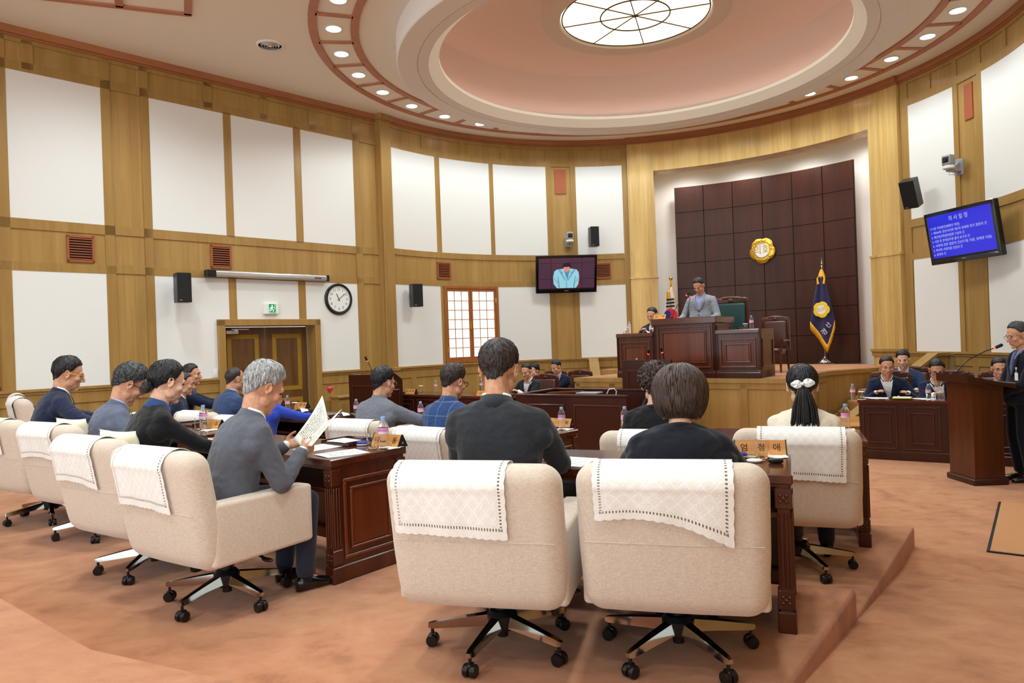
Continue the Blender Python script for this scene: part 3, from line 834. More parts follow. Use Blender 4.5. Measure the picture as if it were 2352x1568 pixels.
# ---- windows with paper-white panes
def window(name, mp, s0, s1, z0, z1, cols, rows, left_handle=True):
    m = MB(); ds = (s1 - s0); fr = .05 / 5.33 * 180 / PI * (1 if isinstance(mp, Cyl) else 0) or .05
    sg = 1 if s1 > s0 else -1; fr *= sg
    for a, b, c, d in ((s0, s0 + fr, z0, z1), (s1 - fr, s1, z0, z1), (s0, s1, z0, z0 + .05), (s0, s1, z1 - .05, z1)): wp(m, mp, a, b, c, d, -.02, .045)
    root = struct(m.build(name, M_brown_wood, None, 30))
    mid = (s0 + s1) / 2
    for (a, b) in ((s0 + fr, mid - fr * .05), (mid + fr * .05, s1 - fr)):
        sm = MB(); zz0, zz1 = z0 + .05, z1 - .05
        for q in ((a, a + fr * .9, zz0, zz1), (b - fr * .9, b, zz0, zz1), (a, b, zz0, zz0 + .07), (a, b, zz1 - .06, zz1)): wp(sm, mp, q[0], q[1], q[2], q[3], -.01, .03)
        sash = sm.build('window_sash', M_brown_wood, root, 30)
        g = MB(); i0, i1, j0, j1 = a + fr * .9, b - fr * .9, zz0 + .07, zz1 - .06
        for c in range(1, cols): q = i0 + (i1 - i0) * c / cols; wp(g, mp, q - fr * .1, q + fr * .1, j0, j1, 0, .018)
        for r in range(1, rows): q = j0 + (j1 - j0) * r / rows; wp(g, mp, i0, i1, q - .006, q + .006, 0, .018)
        g.build('glazing_bars', M_brown_wood, sash, 30)
        p = MB(); wp(p, mp, i0, i1, j0, j1, -.01, .006)
        p.build('window_pane', mat('paper_pane', rgb(250, 248, 236), .6, emit=(1, .97, .88, 1), es=.62), sash, 30)
        h = MB(); q = b - fr * .45 if a == s0 + fr else a + fr * .45
        h.tube([mp.pos(q, 2.05, .03), mp.pos(q, 2.05, .055), mp.pos(q, 2.22, .055), mp.pos(q, 2.22, .03)], .007, 6); h.build('window_handle', M_gold, sash)
        for zz in (z0 + .3, z1 - .3):
            h = MB(); q = a if a == s0 + fr else b; h.tube([mp.pos(q, zz - .05, .04), mp.pos(q, zz + .05, .04)], .009, 6); h.build('hinge', M_gold, sash)
window('window_1', WC, 130.75, 116.3, 1.33, 2.96, 3, 7)
window('window_2', WL, -1.75, -.14, 1.33, 2.94, 3, 7)

# ---- vents
def vent(mp, s0, s1, z0, z1, label):
    m = MB(); fr = (s1 - s0) * .08
    wp(m, mp, s0, s1, z0, z0 + .03, 0, .03); wp(m, mp, s0, s1, z1 - .03, z1, 0, .03); wp(m, mp, s0, s0 + fr, z0, z1, 0, .03); wp(m, mp, s1 - fr, s1, z0, z1, 0, .03)
    f = m.build('wall_vent', M_vent, None, 30); tag(f, label, 'vent', 'wooden wall vents')
    b = MB(); wp(b, mp, s0 + fr * .5, s1 - fr * .5, z0 + .01, z1 - .01, 0, .004); b.build('dark_backing', M_blackm, f, 30)
    sl = MB(); n = 9
    for i in range(n):
        z = z0 + .045 + (z1 - z0 - .09) * i / (n - 1)
        wp(sl, mp, s0 + fr, s1 - fr, z - .008, z + .006, .006, .026)
    sl.build('louvre', M_vent, f, 30)
vent(WL, .69, 1.04, 3.09, 3.47, 'brown slatted wooden vent in the timber band above the far left wall panel')
vent(WL, 2.74, 3.08, 3.10, 3.48, 'brown slatted wooden vent above the projector screen case')
vent(WC, 132.3, 128.6, 3.10, 3.46, 'brown slatted wooden vent above the paper-paned window')
vent(WC, 91.2, 87.4, 3.10, 3.46, 'brown slatted wooden vent half behind the wall television')

# ================================================================== upholstered swivel chairs
CH_HY = .082
def ch_bend(z):
    return -.285 - .115 * max(0, (z - .30)) / .62 + (.10 * max(0, .44 - z) / .14 * max(0, .44 - z))
def _backfn(p):
    w = 1.0 - .03 * max(0, (.55 - p.z) / .25)
    bul = .012 * math.cos(p.x / .38 * PI / 2) * (1 if p.y < 0 else -.4)
    return (p.x * w, p.y + ch_bend(p.z) - bul, p.z)
def make_chair():
    """local origin: floor below the column, +y forward"""
    P = []
    m = MB(); m.rbox((0, 0, .605), (.375, CH_HY, .315), (.085, .07, .085), (3, 1, 10), 5, _backfn)
    ys = lambda z, x: ch_bend(z) - CH_HY - .012 * math.cos(x / .38 * PI / 2)
    m.tube([(x, ys(.605, x) - .001, .605) for x in np.linspace(-.345, .345, 15)], .0024, 5)
    arch = [(x, ys(.85, x) + .0125, .8765) for x in np.linspace(-.27, .27, 13)]
    m.tube(arch, .0024, 5)
    P.append(('backrest', m, M_fabric))
    for s in (-1, 1):
        m = MB(); m.rbox((s * .315, .00, .475), (.06, .325, .165), (.022, .04, .022), (1, 2, 2), 4); P.append(('armrest', m, M_fabric))
    m = MB(); m.rbox((0, .045, .425), (.255, .275, .075), (.04, .05, .045), (2, 2, 1), 4, lambda p: (p.x, p.y, p.z + .012 * math.cos(p.x * 5) * (p.z > .43))); P.append(('seat', m, M_fabric))
    m = MB(); m.box((0, 0, .322), (.50, .52, .03), .01); m.box((0, 0, .30), (.20, .26, .05), .01); P.append(('underframe', m, M_blackm))
    m = MB(); m.lathe([(.026, .05), (.026, .15), (.032, .155), (.032, .30)], 18); P.append(('gas_column', m, M_black))
    m = MB(); m.tube([(.10, .02, .295), (.24, .03, .285), (.30, .03, .27)], [.008, .008, .008], 8); m.ell((.325, .03, .265), (.045, .018, .012)); P.append(('lever', m, M_black))
    return P
CHAIR_PARTS = None
def make_base():
    P = []
    m = MB(); m.lathe([(.055, .085), (.07, .10), (.072, .155), (.055, .175), (.035, .178)], 20); P.append(('star_hub', m, M_black, 0))
    for k in range(5):
        R_ = RZ(72 * k)
        m = MB(); m.loft([[(x, -w / 2, z0), (x, w / 2, z0), (x, w * .36, z1), (x, -w * .36, z1)] for x, w, z0, z1 in ((.045, .062, .105, .158), (.18, .05, .096, .138), (.33, .036, .085, .112), (.352, .024, .088, .106))], True, True, 0, R_)
        P.append(('star_leg', m, M_chrome, k))
        c = MB(); c.cyl((.335, 0, .055), .008, .04, 8, R_)
        for s in (-1, 1):
            Mw = R_ @ T(.335, s * .0165, .0285) @ RX(90)
            c.lathe([(.012, -.012), (.026, -.012), (.0285, -.007), (.0285, .007), (.026, .012), (.012, .012)], 16, (0, 0, 0), Mw)
        c.rbox((.332, 0, .040), (.022, .012, .020), (.012, .006, .012), (1, 1, 1), 3, None, R_)
        P.append(('caster', c, M_black, k))
    return P
_chair_me = None
def chair(label, xy, face, z, star, lift=0.0):
    global _chair_me
    if _chair_me is None:
        _chair_me = [(n, m.mesh(n, mt, 45), mt) for n, m, mt in make_chair()], [(n, m.mesh(n, mt, 40)) for n, m, mt, k in make_base()]
    t = thing('swivel_armchair', label, 'chair', (xy[0], xy[1], z), face, 'beige swivel armchairs at the desks')
    for n, me, mt in _chair_me[0]:
        o = link(n, me, t); o.location.z = lift
    for n, me in _chair_me[1]:
        o = link(n, me, t); o.rotation_euler[2] = math.radians(star - (face - 90))
    return t
def cover(label, xy, face, z, lift=0.0, w=.47, hang=.22, skew=0.0, x0=0.0, wave=.0):
    """lace cloth over the top of a chair back"""
    t = thing('chair_back_cover', label, 'chair cover', (xy[0], xy[1], z), face, 'white lace covers over the chair backs')
    zt, rz = .835, .087
    path = []
    for zz in (.72, .76, .80): path.append((ch_bend(zz) + CH_HY + .012, zz))
    for g in range(0, 181, 18):
        q = math.radians(g); path.append((ch_bend(.86) - .004 + math.cos(q) * (CH_HY + .020), zt + math.sin(q) * (rz + .010)))
    for k in range(1, 11):
        zz = zt - (hang - .05) * k / 10; path.append((ch_bend(zz) - CH_HY - .024, zz))
    L = [0]
    for i in range(1, len(path)): L.append(L[-1] + math.hypot(path[i][0] - path[i - 1][0], path[i][1] - path[i - 1][1]))
    rb = random.Random(hash(label) % 1000)
    def fn(u, v):
        ln = L[-1] * v; vv = v
        if v > .55:
            ln += (v - .55) / .45 * ((u - .5) * skew - wave * math.sin(u * PI))
        s = min(ln, L[-1]); i = 0
        while i < len(L) - 2 and L[i + 1] < s: i += 1
        k = (ln - L[i]) / (L[i + 1] - L[i])
        y = path[i][0] + (path[i + 1][0] - path[i][0]) * k; zz = path[i][1] + (path[i + 1][1] - path[i][1]) * k
        sc = .004 * abs(math.sin(v * 40))
        x = (u - .5) * w * (1 - .04 * max(0, v - .6)) + x0
        if u < .02: x -= sc
        if u > .98: x += sc
        if v > .98: zz -= .005 * abs(math.sin(u * 44))
        if v > .5: y -= .004 * (1 + math.sin(u * 17 + rb.random() * .1)) * (v - .5) * 2
        return (x, y, zz + lift)
    m = MB(); m.grid(fn, 88, 60, 0, None, .0015)
    m.build('lace_cloth', M_lace, t, 60)
    return t
def cushion(label, xy, face, z, lift=0.0, x0=.0, top=.80, tilt=8):
    t = thing('cushion', label, 'cushion', (xy[0], xy[1], z), face, 'cream back cushions')
    m = MB()
    def pf(u, v, sg):
        x, q = (u - .5) * 2, (v - .5) * 2
        e = max(0, (1 - abs(x) ** 2.5)) * max(0, (1 - abs(q) ** 2.5)); th = .055 * e ** .5
        cx = x * (.21 - .015 * (1 - q * q)); cz = q * (.17 - .012 * (1 - x * x))
        return (cx + x0, sg * th + .006 * noise.noise((x * 3, q * 3, 1)), cz)
    M_ = T(0, ch_bend(.65) + CH_HY + .062, top - .17 + lift) @ RX(tilt)
    m.grid(lambda u, v: pf(u, v, -1), 18, 18, 0, M_); m.grid(lambda u, v: pf(v, u, 1), 18, 18, 0, M_)
    m.build('cushion_body', M_cushion, t, 180)
CHAIRS = [  # who sits there, position, facing, floor, star angle, lift, cover(w, hang, skew, x0, wave)
    ('man in the charcoal suit seen from behind', (-.09, 3.38), 76, TB, 30, 0, (.48, .25, .02, -.08, .0)),
    ('woman with the brown bob', (.70, 3.24), 76, TB, 5, 0, (.53, .23, .10, -.03, .05)),
    ('grey-haired man', (-1.68, 4.14), 57, TB, 34, 0, (.46, .27, .02, -.03, .01)),
    ('woman with the black bun', (-2.42, 4.80), 58, TB, 54, 0, (.46, .25, .03, -.05, .02)),
    ('man in the grey-blue jacket', (-3.32, 5.80), 60, TB, 1, 0, (.46, .22, .0, -.04, .02)),
    ('navy jacketed man at far left', (-4.13, 6.40), 60, TB, 16, 0, (.46, .24, .0, -.05, .0)),
    ('woman with the ponytail', (1.88, 4.86), 69, TA, 60, .06, (.50, .27, .02, .03, .0)),
    ('woman with curly brown hair', (1.07, 5.20), 69, TA, 20, .03, (.50, .24, .0, .02, .0)),
    ('man in the blue check jacket', (-.52, 6.07), 57, TA, 12, 0, (.48, .30, .0, .0, .0)),
    ('man in the heather grey jacket', (-1.23, 6.88), 57, TA, 40, 0, (.48, .26, .0, .0, .0)),
    ('woman in royal blue', (-2.72, 7.92), 57, TA, 25, -.02, (.48, .24, .0, .0, .0)),
    ('balding man', (-3.36, 8.45), 57, TA, 3, 0, (.48, .26, .0, .0, .0)),
]
for who, xy, fc, z, st_, lf, cv in CHAIRS:
    chair('beige upholstered swivel armchair of the ' + who, xy, fc, z, st_, lf)
    cover('white lace cloth on the armchair of the ' + who, xy, fc, z, lf, *cv)
for k, (xy, fc, z) in enumerate((((-5.43, 8.62), 42, TB), ((-5.95, 9.35), 36, TB))):
    w_ = ('empty, beyond the navy jacketed man', 'empty, half hidden behind the other empty one')[k]
    chair('beige swivel armchair at the far left, ' + w_, xy, fc, z, 10 + 30 * k, .05)
    cover('white cloth on the far left beige armchair, ' + w_, xy, fc, z, .05, .46, .22, 0, 0, 0)
cushion('cream cushion behind the grey-haired man', (-1.68, 4.14), 57, TB, 0, .0, .80)
cushion('cream cushion behind the woman with the black bun', (-2.42, 4.80), 58, TB, 0, .02, .95, 10)
cushion('cream cushion behind the man in the grey-blue jacket', (-3.32, 5.80), 60, TB, 0, .0, .95, 10)

# ================================================================== council desks
def desk(label, NR, nd, L, z, D=.75, depth=.62, front=True):
    n = Vector((math.cos(math.radians(nd)), math.sin(math.radians(nd)), 0)); tv = Vector((n.y, -n.x, 0))
    c = Vector((NR[0], NR[1], z)) - tv * (L / 2) + n * (depth / 2)
    t = thing('council_desk', label, 'desk', c, nd, 'mahogany council desks')
    hx, hy = L / 2, depth / 2
    m = MB(); m.box((0, 0, D - .024), (L, depth, .048), .006); m.box((0, 0, D - .055), (L - .03, depth - .03, .02), .004); m.build('desk_top', M_mah_top, t, 30)
    for s in (1, -1):
        p = MB(); x = s * (hx - .045)
        p.box((x, 0, D / 2 - .03), (.05, depth - .10, D - .07), .002)
        p.box((x, 0, .05), (.075, depth - .03, .10), .006)
        pan = p.build('end_panel', M_mah, t, 30)
        fr = MB(); Mx = T(s * (hx - .02), 0, D / 2 + .0) @ RZ(90 * s)
        fr.frame(depth - .20, D - .26, .024, .012, Mx); fr.frame(depth - .30, D - .37, .018, .016, Mx)
        fr.box((0, -.002, 0), (depth - .34, .008, D - .41), .002, Mx)
        fr.build('raised_moulding', M_mah_lit, pan, 30)
        for q in (-1, 1):
            pm = MB(); y = q * (hy - .045)
            pm.box((x, y, .05), (.085, .085, .10), .006); pm.box((x, y, .155), (.078, .074, .09), .004)
            pm.box((x, y, .36), (.066, .066, .36), .004); pm.box((x, y, D - .115), (.078, .074, .10), .004)
            pm.box((x, y, (D - .03) / 2), (.058, .058, D - .07), .002)
            for fx in (-.02, 0, .02):
                pm.box((x + fx, y + q * .036, (.20 + D - .165) / 2), (.010, .012, D - .39), .004); pm.box((x + s * .036, y + fx, (.20 + D - .165) / 2), (.012, .010, D - .39), .004)
            Mr = T(x, y + q * .037, D - .115) @ RX(90)
            for zz in (D - .115, .155):
                Mr = T(x, y + q * .037, zz) @ RX(90)
                pm.lathe([(.010, -.006), (.012, .004), (.004, .008)], 10, (0, 0, 0), Mr)
                for g in range(4):
                    a = math.radians(45 + 90 * g); pm.ell((x + .02 * math.cos(a), y + q * .038, zz + .02 * math.sin(a)), (.010, .005, .010), 8, 6)
            pm.build('fluted_post', M_mah, t, 30)
    m = MB(); m.box((0, hy - .09, D / 2), (L - .14, .025, D - .12), .002); mod = m.build('modesty_panel', M_mah, t, 30)
    fr = MB(); k = max(2, int(round(L / .6)))
    for i in range(k):
        w_ = (L - .16) / k; xc = -(L - .16) / 2 + w_ * (i + .5); Mx = T(xc, hy - .078, D / 2 + .0) @ RZ(180)
        fr.frame(w_ - .08, D - .24, .022, .012, Mx); fr.frame(w_ - .20, D - .36, .016, .014, Mx)
    fr.build('raised_moulding', M_mah_lit, mod, 30)
    m = MB(); m.box((0, -.03, D - .205), (L - .13, depth - .16, .028), .003); m.build('under_shelf', M_mah, t, 30)
    m = MB(); m.box((0, hy - .16, .13), (L - .13, .03, .06), .004); m.build('foot_rail', M_mah_lit, t, 30)
    return t
desk('mahogany desk of the charcoal-suited man and the bobbed woman', (1.29, 3.38), 69, 1.80, TB)
desk('mahogany desk with the open end panel beside the grey-haired man', (-1.11, 4.31), 51.5, 1.85, TB)
desk('mahogany desk of the two jacketed men at the left', (-2.62, 5.78), 51.5, 2.0, TB)
desk('mahogany front desk of the ponytailed and the curly-haired women', (2.55, 5.22), 69, 1.92, TA, .77, .68)
desk('mahogany front desk of the check jacket and the heather jacket men', (.19, 6.18), 51.5, 1.95, TA, .75, .64)
desk('mahogany front desk of the woman in royal blue', (-1.62, 7.95), 51.5, 2.2, TA, .75, .64)
desk('mahogany front desk of the two navy-suited men at the far left', (-3.42, 9.72), 32, 1.7, TA, .75, .62)

# ---- desks for the officials: closed panel front, dark top
def counter(label, c, face, L, D, depth, k, name='panelled_counter', z=0.0, lip=.0):
    """local +y = the panelled front"""
    t = thing(name, label, 'desk', (c[0], c[1], z), face)
    m = MB(); m.box((0, 0, D - .02), (L + .03, depth + .03, .045), .006); m.build('counter_top', M_mah_top, t, 30)
    b = MB(); b.box((0, depth / 2 - .03, D / 2), (L, .05, D - .04), .002)
    for s in (-1, 1): b.box((s * (L / 2 - .025), 0, D / 2), (.05, depth, D - .04), .002)
    b.box((0, depth / 2 - .01, .06), (L + .03, .05, .12), .006)
    body = b.build('front_panel', M_mah_dark, t, 30)
    fr = MB()
    for i in range(k):
        w_ = L / k; xc = -L / 2 + w_ * (i + .5); Mx = T(xc, depth / 2 - .005, D / 2 + .03) @ RZ(180)
        fr.frame(w_ - .08, D - .22, .022, .014, Mx); fr.frame(w_ - .22, D - .38, .018, .016, Mx)
    for s in (-1, 1):
        Mx = T(s * L / 2, 0, D / 2 + .03) @ RZ(90 * s); fr.frame(depth - .12, D - .22, .022, .012, Mx)
    fr.build('raised_moulding', M_mah, body, 30)
    return t
cn = Vector((-.556, -.831, 0)); ct = Vector((.831, -.556, 0))
RC = Vector((4.66, 9.78, 0)) + ct * .99 - cn * .30
counter('long dark panelled counter behind the right lectern', (RC.x, RC.y), 236.2, 1.98, .79, .60, 4)
q = AR(-.93, -3.30); counter('dark panelled officials desk with nameplates below the window', (q.x, q.y), 231.5, 2.3, .88, .58, 4)
q = AR(-.02, -2.66); counter('small dark desk of the thin-glasses official beside the enclosure', (q.x, q.y), 231.5, .95, .79, .5, 2)
q = AR(1.32, -3.08); counter('small dark desk of the two officials in front of the stage steps', (q.x, q.y), 231.5, 1.15, .79, .5, 2)
# rear desk of the right side officials
q = RC - cn * 1.35 + ct * .1; counter('dark desk behind the right counter, mostly hidden', (q.x, q.y), 236.2, 1.5, .79, .45, 3)

# stenographers' enclosure in the middle of the floor
t = thing('recorder_booth', 'low dark mahogany enclosure in the middle of the floor', 'booth', (.75, 9.6, 0), 90)
def panel_between(P, Q, h, th, name, frames):
    P = Vector((P[0] - .75, P[1] - 9.6, 0)); Q = Vector((Q[0] - .75, Q[1] - 9.6, 0)); e = Q - P; L = e.length; c = (P + Q) / 2; M_ = T(c.x, c.y, 0) @ RZ(math.degrees(math.atan2(e.y, e.x)))
    m = MB(); m.box((0, 0, h / 2 - .015), (L, th, h - .03), .003, M_); m.box((0, 0, h - .015), (L + .02, th + .025, .03), .005, M_); m.box((0, 0, .06), (L, th + .03, .12), .004, M_)
    o = m.build(name, M_mah_dark, t, 30); fr = MB()
    for i in range(frames):
        w_ = L / frames; Mx = M_ @ T(-L / 2 + w_ * (i + .5), -th / 2, h / 2 + .02); fr.frame(w_ - .14, h - .30, .02, .012, Mx)
    if frames: fr.build('raised_moulding', M_mah, o, 30)
panel_between((.05, 9.97), (1.42, 9.08), 1.02, .06, 'near_panel', 2)
panel_between((.62, 10.92), (2.35, 9.62), 1.02, .06, 'far_panel', 0)
panel_between((.05, 9.97), (.62, 10.92), 1.02, .06, 'side_panel', 0)
m = MB(); m.prism([(.02, .35), (.88, -.2), (1.25, .22), (.32, .88)], .70, .735); m.build('inner_desk', M_mah_top, t, 30)
m = MB(); m.loft([[(-.30, .42, .99), (-.22, .52, .99), (-.22, .52, 1.02), (-.30, .42, 1.02)], [(.17, .62, .985), (.25, .72, .985), (.25, .72, 1.01), (.17, .62, 1.01)]]); m.build('document_ledge', M_mah_lit, t, 30)
t = thing('laptop', 'laptop open on the ledge of the dark enclosure, seen over its rim', 'laptop', (1.05, 10.05, .985), 240)
m = MB(); m.box((0, 0, .009), (.32, .22, .018), .004); m.build('laptop_base', M_grey, t)
m = MB(); m.box((0, .14, .055), (.32, .012, .12), .004, RX(-50)); m.build('laptop_screen', mat('laptop_grey', rgb(96, 104, 118), .35), t)
t = thing('white_cable', 'white cable looping beside the laptop', 'cable', (1.32, 9.86, .985), 90)
m = MB(); m.tube([(-.05, .02, .0), (-.02, .01, .06), (.05, 0, .07), (.08, 0, .03), (.06, 0, -.08)], .006, 6); m.build('cord', M_white, t)

# rostrum before the dais
q = AR(.25, 0); t = thing('rostrum', 'tall dark speaking rostrum in front of the stage platform', 'rostrum', (q.x, q.y, 0), 231.5)
m = MB(); m.box((0, .27, .70), (.84, .05, 1.38), .004)
for s in (-1, 1): m.box((s * .405, 0, .64), (.04, .58, 1.27), .004)
m.box((0, .30, .06), (.90, .06, .12), .006); body = m.build('front_panel', M_mah_dark, t, 30)
fr = MB(); fr.frame(.66, 1.02, .022, .014, T(0, .295, .72) @ RZ(180))
for s in (-1, 1): fr.frame(.42, .98, .02, .012, T(s * .425, -.02, .68) @ RZ(90 * s))
fr.build('raised_moulding', M_mah, body, 30)
m = MB(); m.box((0, -.02, 1.13), (.77, .54, .03), .003); m.build('reading_shelf', M_mah_top, t, 30)

# lectern at the left with a slanting head
q = AR(-1.75, -4.28); t = thing('lectern', 'dark lectern with slanting sides at the left below the clock', 'lectern', (q.x, q.y, 0), 231.5)
m = MB(); m.prism([(-.28, 0), (.28, 0), (.28, 1.16), (.12, 1.27), (-.28, 1.27)], -.37, .37, Matrix(((0, 0, 1, 0), (-1, 0, 0, 0), (0, 1, 0, 0), (0, 0, 0, 1))))
m.box((0, 0, .06), (.80, .62, .12), .006); body = m.build('lectern_body', M_mah_dark, t, 30)
fr = MB(); fr.frame(.56, .86, .022, .014, T(0, .28, .66) @ RZ(180)); fr.frame(.40, .80, .02, .012, T(.37, 0, .60) @ RZ(90)); fr.frame(.40, .80, .02, .012, T(-.37, 0, .60) @ RZ(-90)); fr.build('raised_moulding', M_mah, body, 30)
# lectern at the right
t = thing('lectern', 'dark brown lectern the standing man reads from', 'lectern', (5.15, 8.09, 0), 180)
m = MB(); m.loft([[(-x, -y, z), (x, -y, z), (x, y, z), (-x, y, z)] for x, y, z in ((.225, .165, .07), (.225, .162, .5), (.235, .17, 1.10))]); m.build('column', M_mah, t, 30)
m = MB(); m.box((0, 0, .035), (.50, .39, .07), .012); m.build('plinth', M_mah_dark, t, 30)
m = MB(); m.loft([[(-.30, y, z), (.30, y, z), (.30, y, z + .04), (-.30, y, z + .04)] for y, z in ((-.27, 1.045), (.19, 1.145))]); m.box((0, -.27, 1.075), (.60, .025, .07), .006)
m.loft([[(-.29, .0, 1.06), (.29, 0, 1.06), (.29, .0, 1.11), (-.29, 0, 1.11)], [(-.29, .25, 1.12), (.29, .25, 1.12), (.29, .25, 1.21), (-.29, .25, 1.21)]])
m.build('reading_desk', M_mah_dark, t, 30)

# microphones
def gooseneck(label, base, tip, group='gooseneck microphones'):
    base = Vector(base); tip = Vector(tip); t = thing('microphone', label, 'microphone', base, 90, group)
    d = tip - base; mid = d * .35 + Vector((0, 0, d.length * .16)); e = (d - mid).normalized()
    p = [Vector((0, 0, 0)), Vector((0, 0, .03)) , mid * .5 + Vector((0, 0, .03)), mid, d * .72 + (mid - d * .35) * .55, d - e * .03]
    m = MB(); m.cyl((0, 0, 0), .02, .03, 12); m.tube(p, .006, 6); m.build('gooseneck', M_black, t)
    m = MB(); m.capsule(d - e * .02, d + e * .035, .017, .019, 10); m.build('foam_head', M_blackm, t)
    m = MB(); m.cyl((0, 0, 0), .0155, .014, 12, T(*(d - e * .045)) @ e.to_track_quat('Z', 'Y').to_matrix().to_4x4()); m.build('led_ring', M_red_led, t)
gooseneck('gooseneck microphone on the left lectern', (-2.42, 12.42, 1.27), (-2.50, 12.36, 1.53))
gooseneck('gooseneck microphone with red ring on the right lectern', (4.95, 8.10, 1.17), (5.36, 7.98, 1.50))
q = AR(.22, -.12, 1.145); gooseneck('left-leaning gooseneck microphone on the rostrum', q, AR(-.0, .05, 1.51) + RV * -.02)
q = AR(.22, .22, 1.145); gooseneck('nearly upright gooseneck microphone on the rostrum', q, AR(.1, .20, 1.53))

# ---- presiding desk on the dais
def podium(label, r0, r1, zt, depth, afront=1.02):
    q = AR(afront + depth / 2, (r0 + r1) / 2, ZD); L = r1 - r0; H = zt
    t = thing('stage_desk', label, 'desk', q, 231.5)
    b = MB(); b.box((0, depth / 2 - .03, H / 2), (L, .06, H), .002)
    for s in (-1, 1): b.box((s * (L / 2 - .025), 0, H / 2), (.05, depth, H), .002)
    body = b.build('desk_body', M_mah, t, 30)
    m = MB(); m.box((0, .008, .045), (L, depth + .03, .09), .008); m.box((0, .004, .10), (L, depth + .015, .03), .006); m.build('plinth', M_mah_dark, t, 30)
    m = MB(); th = .11 if H > .9 else .07
    m.box((0, .01, H - th / 2), (L + (.07 if H > .9 else -.004), depth + .05, th), .012); m.build('desk_top', M_mah_top, t, 30)
    fr = MB(); Mx = T(0, depth / 2, (H + .02) / 2) @ RZ(180)
    fr.frame(L - .14, H - .30, .026, .018, Mx); fr.frame(L - .30, H - .46, .022, .018, Mx)
    fr.box((0, -.004, 0), (L - .36, .01, H - .52), .003, Mx)
    for s in (-1, 1): fr.frame(depth - .14, H - .32, .022, .014, T(s * L / 2, 0, (H + .02) / 2) @ RZ(90 * s))
    fr.build('raised_moulding', M_mah_lit, body, 30)
podium('tall central presiding desk on the stage', -.40, .68, .985, .72)
podium('lower left desk on the stage where the secretary sits', -1.12, -.405, .76, .62)
podium('lower right desk on the stage beside the presiding desk', .685, 1.40, .76, .62)

# carved leather chairs
def leather_chair(label, loc, face, mtl, scale=1.0, crest=True, group='carved wooden leather chairs'):
    t = thing('leather_armchair', label, 'chair', loc, face, group); t.scale = (scale,) * 3
    m = MB(); m.rbox((0, 0, .45), (.26, .25, .06), (.05, .05, .05), (2, 2, 1), 3); m.build('seat', mtl, t)
    m = MB(); m.rbox((0, -.27, .80), (.25, .045, .30), (.05, .04, .05), (2, 1, 2), 3, lambda p: (p.x, p.y - (p.z - .5) * .10, p.z)); m.build('backrest', mtl, t)
    m = MB(); y = -.315
    for s in (-1, 1): m.box((s * .275, -.30, .80), (.05, .055, .68), .01, T(0, -.03, 0))
    m.box((0, -.335, 1.13), (.58, .05, .07), .012); m.ell((0, -.335, 1.17), (.20, .03, .035)); m.ell((.2, -.335, 1.155), (.08, .028, .025)); m.ell((-.2, -.335, 1.155), (.08, .028, .025)); m.ell((0, -.335, 1.13), (.06, .04, .05))
    m.build('carved_back_frame', M_mah, t)
    for s in (-1, 1):
        m = MB(); m.tube([(s * .29, -.27, .66), (s * .31, .0, .675), (s * .31, .22, .66)], [.026, .024, .03], 8); m.tube([(s * .30, .20, .65), (s * .29, .18, .54), (s * .27, .2, .42)], .022, 8); m.build('armrest', M_mah, t)
        for yy in (-.27, .22):
            m = MB(); m.tube([(s * .26, yy, .46), (s * .265, yy, .2), (s * .27, yy * 1.05, 0)], [.03, .026, .02], 8); m.build('leg', M_mah, t)
    return t
leather_chair('high carved chair with green leather back behind the presiding desk', AR(2.80, .10, ZD), 231.5, M_greenleather, 1.16)
leather_chair('empty carved brown leather armchair beside the right stage desk', AR(2.72, .98, ZD), 231.5, M_leather, .82)
leather_chair('brown leather chair of the secretary, behind the left stage desk', AR(2.30, -.74, ZD), 231.5, M_leather, .80)
for k, (p, f, lb) in enumerate(((AR(.72, -2.66), 236, 'brown leather chair of the glasses-wearing official near the booth'), (AR(.62, -3.80), 231.5, 'empty brown leather chair at the officials desk with nameplates'),
        (AR(2.12, -2.80), 236, 'brown leather chair of the official holding a cup'), (AR(2.12, -3.43), 233, 'brown leather chair of the dark-haired woman official'))):
    leather_chair(lb, p, f, M_leather, .93)
for k, (s_, b_, lb) in enumerate(((.24, .62, 'brown leather chair of the navy-suited official at the right counter'), (1.02, .62, 'brown leather chair of the writing official at the right counter'), (1.62, .62, 'brown leather chair of the official behind the lectern'), (.42, 1.95, 'brown leather chair of the young official in the rear row'))):
    p = Vector((4.66, 9.78, 0)) + ct * s_ - cn * (b_ + .42); leather_chair(lb, p, 236, M_leather, .93)

# floor mat on the right aisle
t = thing('floor_mat', 'flat carpet mat with black rubber edge on the floor at the right', 'mat', (4.63, 5.96, .0), math.degrees(math.atan2(SIDE.y, SIDE.x)))
m = MB(); m.box((0, 0, .006), (1.2, 1.90, .012), .004); m.build('rubber_edge', M_blackm, t, 30)
m = MB(); m.box((.0, .0, .010), (1.155, 1.87, .012), .004); m.build('mat_carpet', mat('mat_pile', rgb(190, 140, 98), .95, spec=.1), t, 30)

# ================================================================== things on the walls, flags, screens
def smat(n, c): return mat(n, rgb(12, 12, 14), .12, emit=rgb(*c), es=.92)
M_tvscreen = smat('screen_purple', (78, 50, 66))
